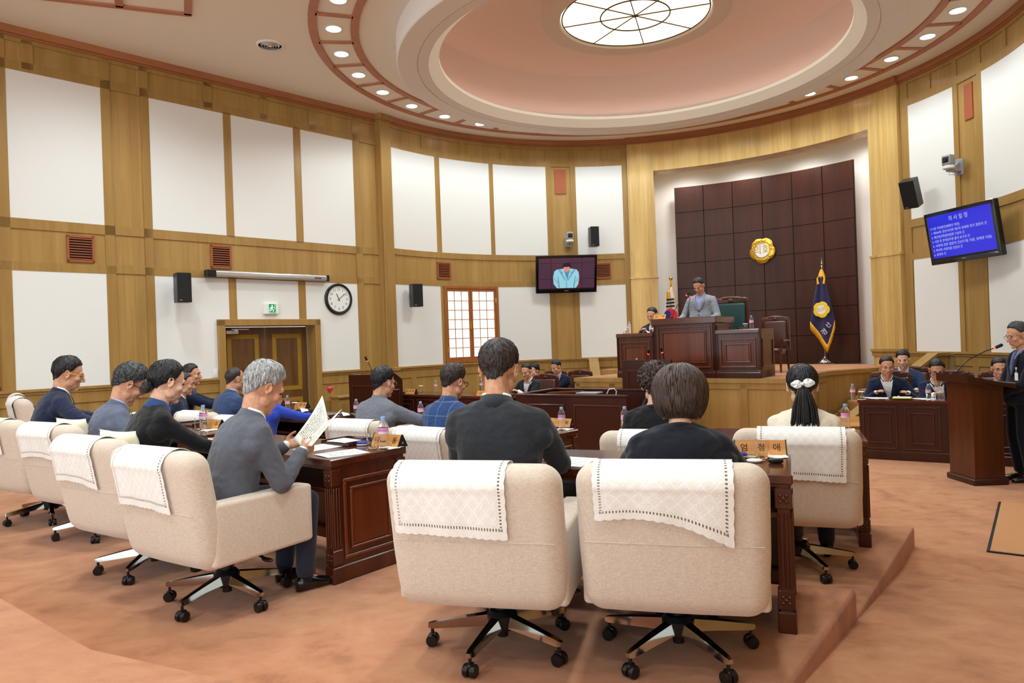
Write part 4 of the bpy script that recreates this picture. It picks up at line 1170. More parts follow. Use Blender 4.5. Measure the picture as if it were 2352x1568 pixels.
# ---- television at the left of the stage, showing the bowing speaker
def tv(label, c, face, w_, h_, pitch, blue):
    t = thing('wall_television', label, 'television', c, face, None, pitch)
    m = MB(); m.box((0, -.045, 0), (w_, .09, h_), .012); m.box((0, -.11, 0), (w_ * .6, .06, h_ * .6), .01); m.build('casing', M_black, t, 30)
    m = MB(); m.box((0, -.30, .0), (.10, .36, .12), .01); m.box((0, -.16, 0), (.4, .05, .3), .005); m.build('wall_bracket', M_blackm, t, 30)
    fr = MB(); fr.frame(w_ - .004, h_ - .004, .055, .012, RZ(180)); fr.box((0, -.004, -h_ / 2 + .05), (w_ - .06, .012, .045), .002, RZ(180)); fr.build('bezel', mat('tv_gloss', rgb(10, 10, 12), .08, coat=.5), t, 30)
    sw, sh = w_ - .11, h_ - .155; zc = .025
    s = MB(); s.box((0, .001, zc), (sw, .004, sh))
    if blue:
        sc = s.build('screen', smat('screen_blue', (42, 40, 212)), t, 30)
        mt = smat('screen_text', (178, 196, 226))
        R_ = RZ(180)
        text('의 사 일 정', .085, mt, sc, T(0, .0045, zc + sh * .36) @ R_, .0004)
        rows = ['○ 5분 자유발언(배향선 의원)', '1. 제204회 경산시의회 제1차 정례회 회기 결정의 건', '2. 예산결산특별위원회 구성의 건', '3. 시장 및 관계공무원 출석 요구의 건', '4. 시정에 관한 질문의 건(이기동 의원, 양재영 의원)', '5. 회의록 서명의원 선임의 건', '6. 휴회의 건']
        for i, r in enumerate(rows):
            text(r, .050, mt, sc, T(sw * .475, .0045, zc + sh * (.20 - .103 * i)) @ R_, .0004, align='LEFT', fit=sw * .92 if i == 4 else (sw * .87 if i == 1 else None))
    else:
        sc = s.build('screen', M_tvscreen, t, 30)
        def flat(name, poly, m_, lay):
            q = MB(); q.add([(-x * sw / 2, .004 + lay * .0012, zc + z * sh / 2) for x, z in poly], [tuple(range(len(poly)))[::-1]]); return q.build(name, m_, sc, None)
        jl = smat('screen_line', (26, 16, 24))
        for x in (-.55, .55): flat('picture_joint', [(x - .006, -1), (x + .006, -1), (x + .006, 1), (x - .006, 1)], jl, 1)
        for z in (-.38, .66): flat('picture_joint', [(-1, z - .01), (1, z - .01), (1, z + .01), (-1, z + .01)], jl, 1)
        flat('picture_chair', [(.40, -.95), (.46, -.95), (.48, -.05), (.42, -.05)], smat('screen_red', (120, 40, 50)), 2)
        jk = smat('screen_cyan', (150, 208, 224))
        flat('picture_jacket', [(-.34, -.98), (-.46, -.7), (-.48, -.25), (-.44, .12), (-.36, .24), (-.12, .30), (.14, .30), (.36, .22), (.43, .05), (.45, -.3), (.42, -.75), (.34, -.98)], jk, 3)
        dk = smat('screen_cyan_dark', (84, 140, 168))
        flat('picture_shirt', [(-.10, .22), (.12, .22), (.02, -.45)], dk, 4)
        for sx in (-1, 1): flat('picture_sleeve_fold', [(sx * .24, -.95), (sx * .30, -.2), (sx * .32, -.2), (sx * .28, -.95)][::sx], dk, 4)
        ln = smat('screen_fold', (110, 168, 190))
        for P_ in ([(-.30, .22), (-.22, .25), (-.02, -.45), (-.06, -.5)], [(.32, .20), (.24, .24), (.02, -.45), (.06, -.5)], [(-.44, -.3), (-.42, -.28), (-.30, -.62), (-.33, -.64)], [(.42, -.3), (.40, -.28), (.30, -.62), (.33, -.64)], [(-.02, -.98), (.02, -.98), (.015, -.45), (-.015, -.45)]): flat('picture_fold', P_, ln, 4)
        for sx in (-1, 1): flat('picture_microphone', [(sx * .20, .02), (sx * .14, .10), (sx * .13, .08), (sx * .19, 0)], smat('screen_mic', (60, 50, 60)), 5)
        flat('picture_face', [(.11 * math.cos(a) - .0, .30 + .22 * math.sin(a)) for a in np.linspace(0, 2 * PI, 20)[:-1]], smat('screen_face', (226, 140, 120)), 5)
        flat('picture_hair', [(-.165, .34), (-.15, .54), (-.06, .66), (.08, .66), (.15, .54), (.165, .34), (.12, .42), (0, .40), (-.12, .42)], smat('screen_hair', (30, 34, 48)), 6)
    q = MB(); q.box((0, .014, -h_ / 2 + .048), (.09, .002, .010)); q.build('maker_mark', M_grey, t, 30)
    return t
tv('flat television left of the stage showing a bowing man in a light blue jacket', (1.253, 15.93, 3.183), -84.3, 1.36, .83, -14, False)
tv('tilted flat television on the right wall showing a blue agenda page', (6.92, 11.056, 3.146), 189.7, 1.36, .83, -8.4, True)

# ---- loudspeakers
def speaker(label, c, face, pitch=0, h=.45, w_=.21, d=.22):
    t = thing('wall_speaker', label, 'loudspeaker', c, face, 'black wall loudspeakers', pitch)
    m = MB(); m.box((0, 0, 0), (w_, d, h), .008); m.build('cabinet', M_black, t, 30)
    m = MB(); m.box((0, d / 2 + .004, .0), (w_ - .012, .012, h - .012), .004); m.build('grille', M_blackm, t, 30)
    m = MB(); m.box((w_ * .26, d / 2 + .011, -h / 2 + .03), (.035, .003, .012)); m.build('badge', M_grey, t, 30)
    m = MB(); m.tube([(0, -d / 2, 0), (0, -d / 2 - .16, 0)], .014, 8); m.box((0, -d / 2 - .15, 0), (.09, .03, .09), .004); m.build('wall_bracket', M_blackm, t, 30)
speaker('black loudspeaker on the white panel left of the projector screen', WL.pos(2.16, 2.74, .30), -52)
speaker('black loudspeaker on the white panel left of the paper-paned window', WC.pos(141.2, 2.72, .28), -62)
speaker('black loudspeaker on the white panel right of the left camera', WC.pos(91.8, 4.02, .28), -80, 0, .44, .19)
speaker('black loudspeaker tilted down above the agenda television', WC.pos(13.2, 4.02, .42), 218, -24, .48, .24)

# ---- pan-tilt cameras
def ptz(label, c, face):
    t = thing('wall_camera', label, 'camera', c, face, 'pan-tilt cameras on the walls')
    m = MB(); m.box((0, -.26, -.06), (.15, .025, .26), .006); m.box((0, -.13, -.13), (.10, .26, .03), .006); m.loft([[(-.02, -.25, -.15), (.02, -.25, -.15), (.02, -.25, .02), (-.02, -.25, .02)], [(-.02, -.02, -.145), (.02, -.02, -.145), (.02, -.02, -.12), (-.02, -.02, -.12)]]); m.build('bracket', M_grey, t, 30)
    m = MB(); m.lathe([(.06, -.115), (.085, -.10), (.085, -.06), (.06, -.05)], 24); m.build('base', M_white, t)
    m = MB(); m.rbox((0, 0, .03), (.075, .07, .085), (.02, .03, .03), (1, 1, 1), 3); m.build('head', M_grey, t)
    m = MB(); m.rbox((0, .035, .035), (.055, .045, .05), (.02, .02, .02), (1, 1, 1), 3); m.cyl((0, 0, 0), .032, .03, 18, T(0, .07, .035) @ RX(-90)); m.build('lens', M_black, t)
    m = MB(); m.tube([(.02, -.05, -.12), (.04, -.06, -.19), (.0, -.12, -.19), (-.02, -.2, -.14)], .006, 6); m.build('cable', M_white, t)
ptz('white pan-tilt camera on the timber strip above the left television', WC.pos(98.0, 4.02, .30), -86)
ptz('white pan-tilt camera on a bracket above the agenda television', WC.pos(4.6, 4.36, .32), 205)

# ---- clock
c = WL.pos(5.10, 2.64, 0); fc = math.degrees(math.atan2(WL.nrm.y, WL.nrm.x))
t = thing('wall_clock', 'round wall clock with black rim showing eight past eleven', 'clock', c, fc)
Mx = RX(-90)
m = MB(); m.lathe([(.29, .002), (.29, .04), (.275, .055), (.245, .05), (.24, .03), (.20, .03)], 48, (0, 0, 0), Mx); m.build('rim', M_black, t)
m = MB(); m.lathe([(.242, .03), (.24, .045), (.228, .046), (.226, .03)], 48, (0, 0, 0), Mx); m.build('inner_ring', M_alu, t)
m = MB(); m.cyl((0, 0, .02), .228, .014, 40, Mx); fce = m.build('clock_face', M_white, t, 30)
for k in range(1, 13):
    a = math.radians(90 - 30 * k); text(str(k), .062, M_blackm, fce, T(-.178 * math.cos(a), .0355, .178 * math.sin(a)) @ RZ(180), .0005, 'numeral')
for ln, wd, ang in ((.11, .010, 90 - 334), (.165, .007, 90 - 52), (.15, .002, 90 - 50)):
    a = math.radians(ang); m = MB(); m.box((ln / 2 - .02, 0, 0), (ln + .04, .003, wd), 0, T(0, .042, 0) @ RZ(180) @ RY(-ang)); m.build('clock_hand', M_blackm, t, 30)
# ---- exit sign
c = WL.pos(3.74, 2.45, 0); t = thing('exit_sign', 'small white and green emergency exit sign above the double door', 'exit sign', c, fc)
m = MB(); m.box((0, .035, 0), (.26, .07, .19), .008); m.build('sign_box', M_white, t, 30)
m = MB(); m.box((-.01, .072, 0), (.125, .004, .155), .001); g = m.build('green_panel', mat('exit_green', rgb(0, 140, 84), .5, emit=rgb(0, 150, 90), es=.35), t, 30)
W_ = mat('exit_white', rgb(240, 250, 244), .5, emit=(1, 1, 1, 1), es=.45)
m = MB(); Y = .0755
def sg_(p, q, r): m.capsule((-p[0] - .01, Y, p[1]), (-q[0] - .01, Y, q[1]), r, r, 6)
m.ell((-.005, Y, .050), (.011, .002, .012), 10, 6)
for a_, b_ in (((-.004, .032), (-.012, -.004)), ((-.004, .03), (.022, .012)), ((-.004, .03), (-.028, .022)), ((-.028, .022), (-.034, .0)), ((-.012, -.004), (.016, -.022)), ((.016, -.022), (.012, -.05)), ((-.012, -.004), (-.026, -.032)), ((-.026, -.032), (-.046, -.034))): sg_(a_, b_, .0055)
m.box((.042, Y, -.03), (.004, .002, .09)); m.box((-.052, Y, .03), (.004, .002, .09)); m.box((-.01, Y, -.066), (.10, .002, .004)); m.build('running_figure', W_, g, 30)
# ---- projector screen case
a = WL.pos(2.70, 3.005, .10); b = WL.pos(4.83, 3.005, .10); t = thing('projector_screen_case', 'long white projector screen case above the double door', 'projector screen', (a + b) / 2, fc)
L = (b - a).length
m = MB(); m.rbox((0, 0, 0), (L / 2 - .03, .05, .05), (.01, .03, .03), (1, 1, 1), 3); m.build('case_tube', M_alu, t)
for s in (-1, 1):
    m = MB(); m.box((s * (L / 2 - .015 + (.03 if s > 0 else 0)), 0, 0), (.06 + (.10 if s > 0 else 0), .11, .11), .008); m.build('end_cap', M_black, t, 30)
m = MB(); m.box((-L / 2 + .22, .053, -.005), (.14, .003, .016)); m.build('badge', M_blackm, t, 30)
# ---- switch plate, fire sign, low cabinet
c = WL.pos(2.745, 1.40, .02); t = thing('light_switch', 'white light switch plate left of the door frame', 'switch', c, fc)
m = MB(); m.box((0, 0, 0), (.085, .012, .125), .004); m.build('plate', M_white, t, 30)
m = MB(); m.box((0, .008, 0), (.045, .008, .06), .002); m.build('rocker', M_white, t, 30)
c = WL.pos(4.86, 1.00, .018); t = thing('fire_sign', 'small red sign with arrow on the timber right of the door', 'sign', c, fc)
m = MB(); m.box((0, .001, .02), (.13, .003, .06)); m.prism([(-.03, -.01), (.03, -.01), (.03, -.035), (.045, -.035), (0, -.07), (-.045, -.035), (-.03, -.035)], -.0005, .0025, Matrix(((1, 0, 0, 0), (0, 0, 1, 0), (0, 1, 0, 0), (0, 0, 0, 1)))); q = m.build('sign_plate', mat('sign_red', rgb(206, 30, 40), .5), t, 30)
text('소화기', .045, M_white, q, T(0, .0035, .02) @ RZ(180), .0003)
c = WL.pos(5.25, 0, .22); t = thing('low_cabinet', 'low timber cabinet against the wall under the clock', 'cabinet', c, fc)
m = MB(); m.box((0, 0, .42), (.86, .26, .82), .004); m.build('cabinet_body', M_oak_panel, t, 30)
m = MB(); m.box((0, .01, .85), (.92, .32, .04), .008); m.build('cabinet_top', M_oak, t, 30)
for s in (-1, 1):
    m = MB(); m.box((s * .205, .137, .42), (.37, .016, .66), .004); d = m.build('cabinet_door', M_oak, t, 30)
    m = MB(); m.ell((s * .05, .15, .5), (.012, .012, .012), 10, 6); m.build('knob', M_gold, d)
c = WC.pos(92.6, 0, .24); t = thing('low_cabinet', 'low timber cabinet beside the left stage steps', 'cabinet', c, -88)
m = MB(); m.box((0, 0, .42), (.70, .3, .82), .004); m.build('cabinet_body', M_oak_panel, t, 30)
m = MB(); m.box((0, .01, .85), (.76, .36, .04), .008); m.build('cabinet_top', M_oak, t, 30)

# ---- council emblem on the dark panelling
def flower(R, n=90):
    P = []
    for i in range(n):
        a = 2 * PI * i / n; q = (a * 5 / (2 * PI)) % 1.0
        k = .86 + .15 * abs(math.sin(PI * q)) ** .75 - .02 * math.exp(-((q - .5) / .09) ** 2)
        P.append((R * k * math.sin(a + PI / 5 + PI), R * k * math.cos(a + PI / 5 + PI)))
    return P
def emblem(parent, R, M_, dep, gold, disc, ink, tsize):
    fl = flower(R); m = MB()
    m.loft([[(x * k, -d, z * k) for x, z in fl] for k, d in ((1, 0), (1, dep * .5), (.9, dep), (.62, dep * 1.05))], True, True, 0, M_)
    for i in range(5):
        a = 2 * PI * i / 5
        for j, (rr, oo) in enumerate(((.78, 0), (.74, .22), (.74, -.22))):
            m.ell((R * rr * math.sin(a + oo), -dep * 1.0, R * rr * math.cos(a + oo)), (R * .085, dep * .25, R * .085), 8, 6, M_)
    o = m.build('gold_petals', gold, parent, 50)
    m = MB(); m.lathe([(R * .60, 0), (R * .60, dep * 1.5), (R * .55, dep * 1.6), (R * .54, dep * 1.2)], 40, (0, 0, 0), M_ @ RX(90)); m.build('gold_ring', gold, parent)
    m = MB(); m.cyl((0, 0, 0), R * .55, dep * 1.3, 32, M_ @ RX(90)); d = m.build('white_disc', disc, parent, 30)
    text('의회', tsize, ink, d, M_ @ T(0, -dep * 1.32, 0), .002)
c = POL(6.27, 54.6, 3.59); t = thing('council_emblem', 'gold five-petalled council emblem on the dark stage panelling', 'emblem', c, 231.5)
emblem(t, .29, RZ(180), .035, M_gold, M_white, M_gold, .22)

# ---- flags
def pole(t, h, spear, mtl):
    m = MB(); m.lathe([(.19, 0), (.19, .012), (.15, .03), (.145, .045), (.09, .10), (.05, .12), (.03, .135), (.016, .16)], 32); m.build('flag_base', M_chrome, t)
    m = MB(); m.cyl((0, 0, .12), .013, h - .12, 12); m.build('pole', mtl, t)
    m = MB()
    if spear: m.lathe([(.012, h), (.03, h + .02), (.012, h + .05), (.028, h + .09), (.001, h + .22)], 12)
    else: m.ell((0, 0, h + .05), (.045, .045, .045)); m.cyl((0, 0, h - .02), .018, .05, 12)
    m.build('finial', M_chrome if spear else M_gold, t)
def flag_cloth(t, poly_w, z_top, fr_y, m_, name, front=1):
    """draped cloth; poly_w(v) gives (x0, x1) at v from top 0 to bottom 1; folds along y"""
    m = MB()
    def fn(u, v):
        x0, x1, zb = poly_w(u, v); x = x0 + (x1 - x0) * u
        return (x, fr_y + .03 * math.sin(u * 11 + v * 1.3) * (.35 + .65 * v) + .03, zb)
    m.grid(fn, 40, 40, 0, None, .002); return m.build(name, m_, t, 180), fn
# blue council flag (local +y faces the hall)
t = thing('council_flag', 'navy council flag with yellow flower and gold fringe on a chromed stand', 'flag', POL(5.95, 41.6, ZD), 228)
pole(t, 2.0, True, M_chrome)
def W1(u, v):
    k = v ** .85; x0 = .045 + .19 * k; x1 = -.045 - .20 * k      # hall side: local -x is right in the picture
    zb = 1.84 - 1.36 * v
    e = 1 - abs(u - .68) / .68 if u < .68 else 1 - (u - .68) / .32
    return (x0, x1, zb + v * (.16 + .20 * (1 - max(0, e)) * 1.2 - .26 * max(0, e)) if v > .0 else zb)
M_flagnavy = mat('flag_navy', rgb(20, 16, 74), .6, sheen=.4)
cl, fn = flag_cloth(t, W1, 1.84, .05, M_flagnavy, 'flag_cloth')
m = MB()
for i in range(84):
    u = i / 83; p = Vector(fn(u, 1.0)); q = Vector(fn(u, .99))
    m.tube([p + Vector((0, .004, .01)), p + Vector((0, .012 * math.sin(i), -.07)), p + Vector((.004 * math.sin(i * 2.1), .01, -.15 - .012 * math.sin(i * 1.7)))], [.006, .007, .005], 5)
m.build('gold_fringe', mat('gold_fringe', rgb(226, 166, 28), .6), t, 180)
m = MB(); m.lathe([(.045, 1.78), (.075, 1.82), (.05, 1.90), (.02, 1.97)], 14, (0, .03, 0)); 
for s in (-1, 1): m.tube([(s * .03, .06, 1.86), (s * .07, .08, 1.78), (s * .055, .09, 1.66)], [.012, .02, .026], 8)
m.build('gold_bow', mat('gold_cord', rgb(226, 170, 40), .5), t)
M_yel = mat('flag_yellow', rgb(240, 206, 40), .6)
emb = MB()
emblem_root = link('flag_emblem', MB().mesh('flag_emblem', M_yel), t)
emblem(emblem_root, .17, T(.0, .115, 1.13) @ RZ(180) @ RY(-14), .006, M_yel, M_white, mat('flag_ink', rgb(214, 170, 80), .6), .10)
text('산', .12, M_white, cl, T(-.135, .125, .80) @ RZ(180) @ RY(-52), .001); text('경', .14, M_white, cl, T(-.05, .125, .66) @ RZ(180) @ RY(-40), .001)
# national flag
t = thing('national_flag', 'white flag with red and blue disc and black bars behind the presiding desk', 'flag', POL(5.88, 73.6, ZD), 262)
pole(t, 1.98, False, M_gold)
def W2(u, v):
    k = v ** .8; return (.035 + .30 * k, -.04 - .13 * k, 1.82 - 1.25 * v)
M_flagw = mat('flag_white', rgb(238, 238, 244), .7)
cl, fn2 = flag_cloth(t, W2, 1.82, .04, M_flagw, 'flag_cloth')
def patch(name, poly, m_, lay=.004):
    q = MB(); q.prism(poly, 0, .0015, Matrix(((-1, 0, 0, 0), (0, 0, 1, .118 + lay), (0, 1, 0, 0), (0, 0, 0, 1)))); return q.build(name, m_, cl, None)
red = mat('flag_red', rgb(200, 30, 44), .6); blu = mat('flag_blue', rgb(28, 34, 130), .6)
cx, cz, R = -.035, 1.16, .165
circ = lambda a0, a1, n=20: [(cx + R * .93 * math.cos(a), cz + R * math.sin(a)) for a in np.linspace(a0, a1, n)]
tilt = math.radians(-28)
def S_curve(n=16):
    P = []
    for k in np.linspace(0, 1, n):
        x = -1 + 2 * k; y = (.5 ** 2 - (abs(x) - .5) ** 2) ** .5 * (1 if x < 0 else -1)
        P.append((x * R * .93, y * R))
    return [(cx + x * math.cos(tilt) - y * math.sin(tilt), cz + x * math.sin(tilt) + y * math.cos(tilt)) for x, y in P]
Sc = S_curve()
patch('red_half', circ(tilt, tilt + PI) + [(p[0], p[1]) for p in Sc[1:-1]], red)
patch('blue_half', circ(tilt + PI, tilt + 2 * PI) + Sc[::-1][1:-1], blu, .003)
for i in range(3):
    z = 1.52 - .078 * i; x0, x1 = -.118 - .008 * i, .055 + .006 * i
    if i == 0 or i == 1 or i == 2: patch('black_bar', [(x0, z - .012), (x1, z), (x1, z + .04), (x0, z + .028)], M_blackm)
m = MB(); m.tube([(0, .06, 1.95), (.03, .08, 1.83), (.065, .1, 1.72)], .012, 6); m.lathe([(.012, .19), (.04, .16), (.042, .03), (.036, 0)], 12, (.07, .11, 1.55)); m.tube([(-.01, .06, 1.92), (-.06, .09, 1.70), (-.10, .10, 1.30), (-.11, .10, .9)], .010, 6); m.build('gold_tassel', mat('gold_cord', rgb(226, 170, 40), .5), t)

# ================================================================== people
def remesh(mb, vox, it=3, fac=.5, name='body'):
    me = mb.mesh(name, [], None); ob = bpy.data.objects.new('tmp', me); COL.objects.link(ob)
    r = ob.modifiers.new('r', 'REMESH'); r.mode = 'VOXEL'; r.voxel_size = vox; r.use_smooth_shade = True
    if it:
        q = ob.modifiers.new('s', 'SMOOTH'); q.iterations = it; q.factor = fac
    dg = bpy.context.evaluated_depsgraph_get()
    out = bpy.data.meshes.new_from_object(ob.evaluated_get(dg))
    bpy.data.objects.remove(ob); bpy.data.meshes.remove(me)
    out.name = name
    return out
def setmat(me, m): me.materials.clear(); me.materials.append(m); return me
def hand(mb, wrist, d, nrm, right, curl=25, spread=4, sc=1.0, thumb_in=.5):
    d = Vector(d).normalized(); nrm = Vector(nrm); nrm = (nrm - d * nrm.dot(d)).normalized()
    side = d.cross(nrm) * (1 if right else -1)          # towards the thumb
    W = Vector(wrist); L = .088 * sc
    rings = []
    for t, w_, th in ((-.03, .025, .020), (.0, .027, .018), (.3, .034, .017), (.7, .040, .0155), (1.0, .040, .013), (1.08, .036, .009)):
        c = W + d * (L * t); rings.append([c + side * (w_ * sc * math.cos(a)) + nrm * (th * sc * math.sin(a)) for a in np.linspace(0, 2 * PI, 13)[:-1]])
    mb.loft(rings)
    for k, (off, ln, r) in enumerate(((.030, .070, .0088), (.010, .078, .0090), (-.010, .073, .0086), (-.029, .058, .0076))):
        p = W + d * (L * (.97 - .06 * abs(k - 1.2))) + side * (off * sc); ang = 0
        fd = (d + side * math.radians(spread) * (1.3 - k)).normalized()
        for j, (fr, rr) in enumerate(((.46, 1.0), (.30, .92), (.24, .84))):
            ang += math.radians(curl * (1.0 + .08 * k)) * (.7 if j == 0 else 1.0)
            v = fd * math.cos(ang) + nrm * math.sin(ang); q = p + v * (ln * sc * fr)
            mb.capsule(p, q, r * sc * rr, r * sc * (rr - .07), 8); p = q
    p = W + d * (L * .18) + side * (.024 * sc); q = p + (d * .62 + side * .66 + nrm * (.3 + thumb_in * .3)).normalized() * (.040 * sc)
    mb.capsule(p, q, .0125 * sc, .0108 * sc, 8); r_ = q + (d * .85 + side * (.25 - thumb_in * .3) + nrm * (.25 + thumb_in * .5)).normalized() * (.032 * sc); mb.capsule(q, r_, .0105 * sc, .009 * sc, 8)
    s_ = r_ + (d * .9 + side * (.05 - .3 * thumb_in) + nrm * (.2 + .4 * thumb_in)).normalized() * (.024 * sc); mb.capsule(r_, s_, .009 * sc, .0075 * sc, 8)

HAIRLINE = {   # elevation of the hairline by azimuth from the front (0 .. 180)
    'short': ([0, 30, 52, 68, 80, 95, 112, 140, 180], [36, 34, 26, 4, -10, 0, -26, -46, -55]),
    'full':  ([0, 30, 52, 68, 80, 95, 115, 140, 180], [28, 28, 20, 0, -14, -2, -28, -48, -57]),
    'grey':  ([0, 30, 52, 68, 80, 95, 115, 140, 180], [24, 24, 18, -2, -16, -4, -30, -50, -60]),
    'bald':  ([0, 30, 52, 68, 80, 95, 115, 140, 180], [64, 58, 46, 14, -10, 0, -26, -46, -55]),
    'woman': ([0, 30, 52, 68, 80, 95, 115, 140, 180], [34, 32, 22, -4, -20, -30, -42, -54, -60]),
    'curly': ([0, 30, 52, 68, 80, 95, 115, 140, 180], [28, 26, 16, -8, -26, -38, -48, -58, -64]),
}
C0 = Vector((0, -.012, .035)); CR = (.0765, .0965, .086)
def hair(style, m_, Hd, parent, seed, near, th=(.020, .012, .013), amp=.003, locks=240, npt=None, nrad=.055):
    az_t, el_t = HAIRLINE[style]
    rnd = random.Random(seed)
    def skull(d):
        r1 = 1.0 / math.sqrt((d.x / CR[0]) ** 2 + (d.y / CR[1]) ** 2 + (d.z / CR[2]) ** 2)
        if npt is None or d.z > .05 or d.y > .2: return r1
        ax, ay, az = 0.0, -.045, -.02; vx, vy, vz = npt[0] - ax, npt[1] - ay, npt[2] - az; L2 = vx * vx + vy * vy + vz * vz; best = r1; r = r1
        while r < .17:
            x, y, z = C0.x + d.x * r - ax, C0.y + d.y * r - ay, C0.z + d.z * r - az
            k = max(0.0, min(1.0, (x * vx + y * vy + z * vz) / L2)); x -= vx * k; y -= vy * k; z -= vz * k
            if x * x + y * y + z * z < nrad * nrad: best = r
            elif r > .12: break
            r += .004
        return best
    def info(d):
        el = math.degrees(math.asin(max(-1, min(1, d.z)))); az = math.degrees(math.atan2(abs(d.x), d.y))
        h = float(np.interp(az, az_t, el_t)) + 3.5 * noise.noise((d.x * 9, d.y * 9, seed))
        k = max(0, min(1, (el - h + 2) / 9.0)); k = k * k * (3 - 2 * k)
        up = max(0, min(1, (el + 5) / 60)); bk = max(0, -d.y)
        t = th[0] * up + (1 - up) * (th[1] * (1 - bk) + th[2] * bk)
        t *= (.20 + .22 * min(1, abs(d.x) * 1.3)) + (.80 - .22 * min(1, abs(d.x) * 1.3)) * min(1, max(0, (el - h) / 46)) ** .8
        n = noise.noise((d.x * 7 + seed, d.y * 7, d.z * 7)) + .5 * noise.noise((d.x * 16, d.y * 16, d.z * 16 + seed))
        if style == 'curly': n = n * 1.3 + .8 * abs(noise.noise((d.x * 12 + seed, d.y * 12, d.z * 12)))
        return skull(d) + k * (t + amp * n) - (1 - k) * .022, k
    m = MB(); na, ne = (84, 52) if near else (48, 30)
    rings = []
    for i in range(ne + 1):
        el = math.radians(-76 + 165.5 * i / ne); ring = []
        for j in range(na):
            a = 2 * PI * j / na; d = Vector((math.sin(a) * math.cos(el), math.cos(a) * math.cos(el), math.sin(el))); r, k = info(d); ring.append(C0 + d * r)
        rings.append(ring)
    m.loft(rings, True, True, 0, Hd)
    if near and locks:
        ax = Vector((0, -math.sin(.42), math.cos(.42))); e1 = Vector((1, 0, 0)); e2 = ax.cross(e1)
        def dirn(th_, ph): return (ax * math.cos(th_) + (e1 * math.cos(ph) + e2 * math.sin(ph)) * math.sin(th_)).normalized()
        for _ in range(locks):
            ph = rnd.uniform(0, 2 * PI); t0 = math.acos(rnd.uniform(math.cos(math.radians(112)), math.cos(math.radians(4)))); ln = math.radians(rnd.uniform(20, 40)); sw = rnd.uniform(-.25, .25); wd = rnd.uniform(.0020, .0042); lift = rnd.uniform(.0006, .0038)
            if info(dirn(t0, ph))[1] < .9: continue
            P = []
            for q in range(7):
                f = q / 6; d = dirn(t0 + ln * f, ph + sw * f); r, k = info(d)
                if k < .35 and q > 2: break
                P.append((d, r + lift * math.sin(PI * min(1, f * .8 + .15)) - .0008, 1 - abs(2 * f - .9) ** 2 * .8))
            if len(P) < 3: continue
            pts = [C0 + d * r for d, r, w in P]; rings = []
            for q in range(len(pts)):
                tg = (pts[min(q + 1, len(pts) - 1)] - pts[max(0, q - 1)]).normalized(); sd = tg.cross(P[q][0]).normalized(); w_ = wd * max(.12, P[q][2])
                rings.append([pts[q] - sd * w_, pts[q] + P[q][0] * .0016, pts[q] + sd * w_, pts[q] - P[q][0] * .003])
            m.loft(rings, True, True, 0, Hd)
    return m, info

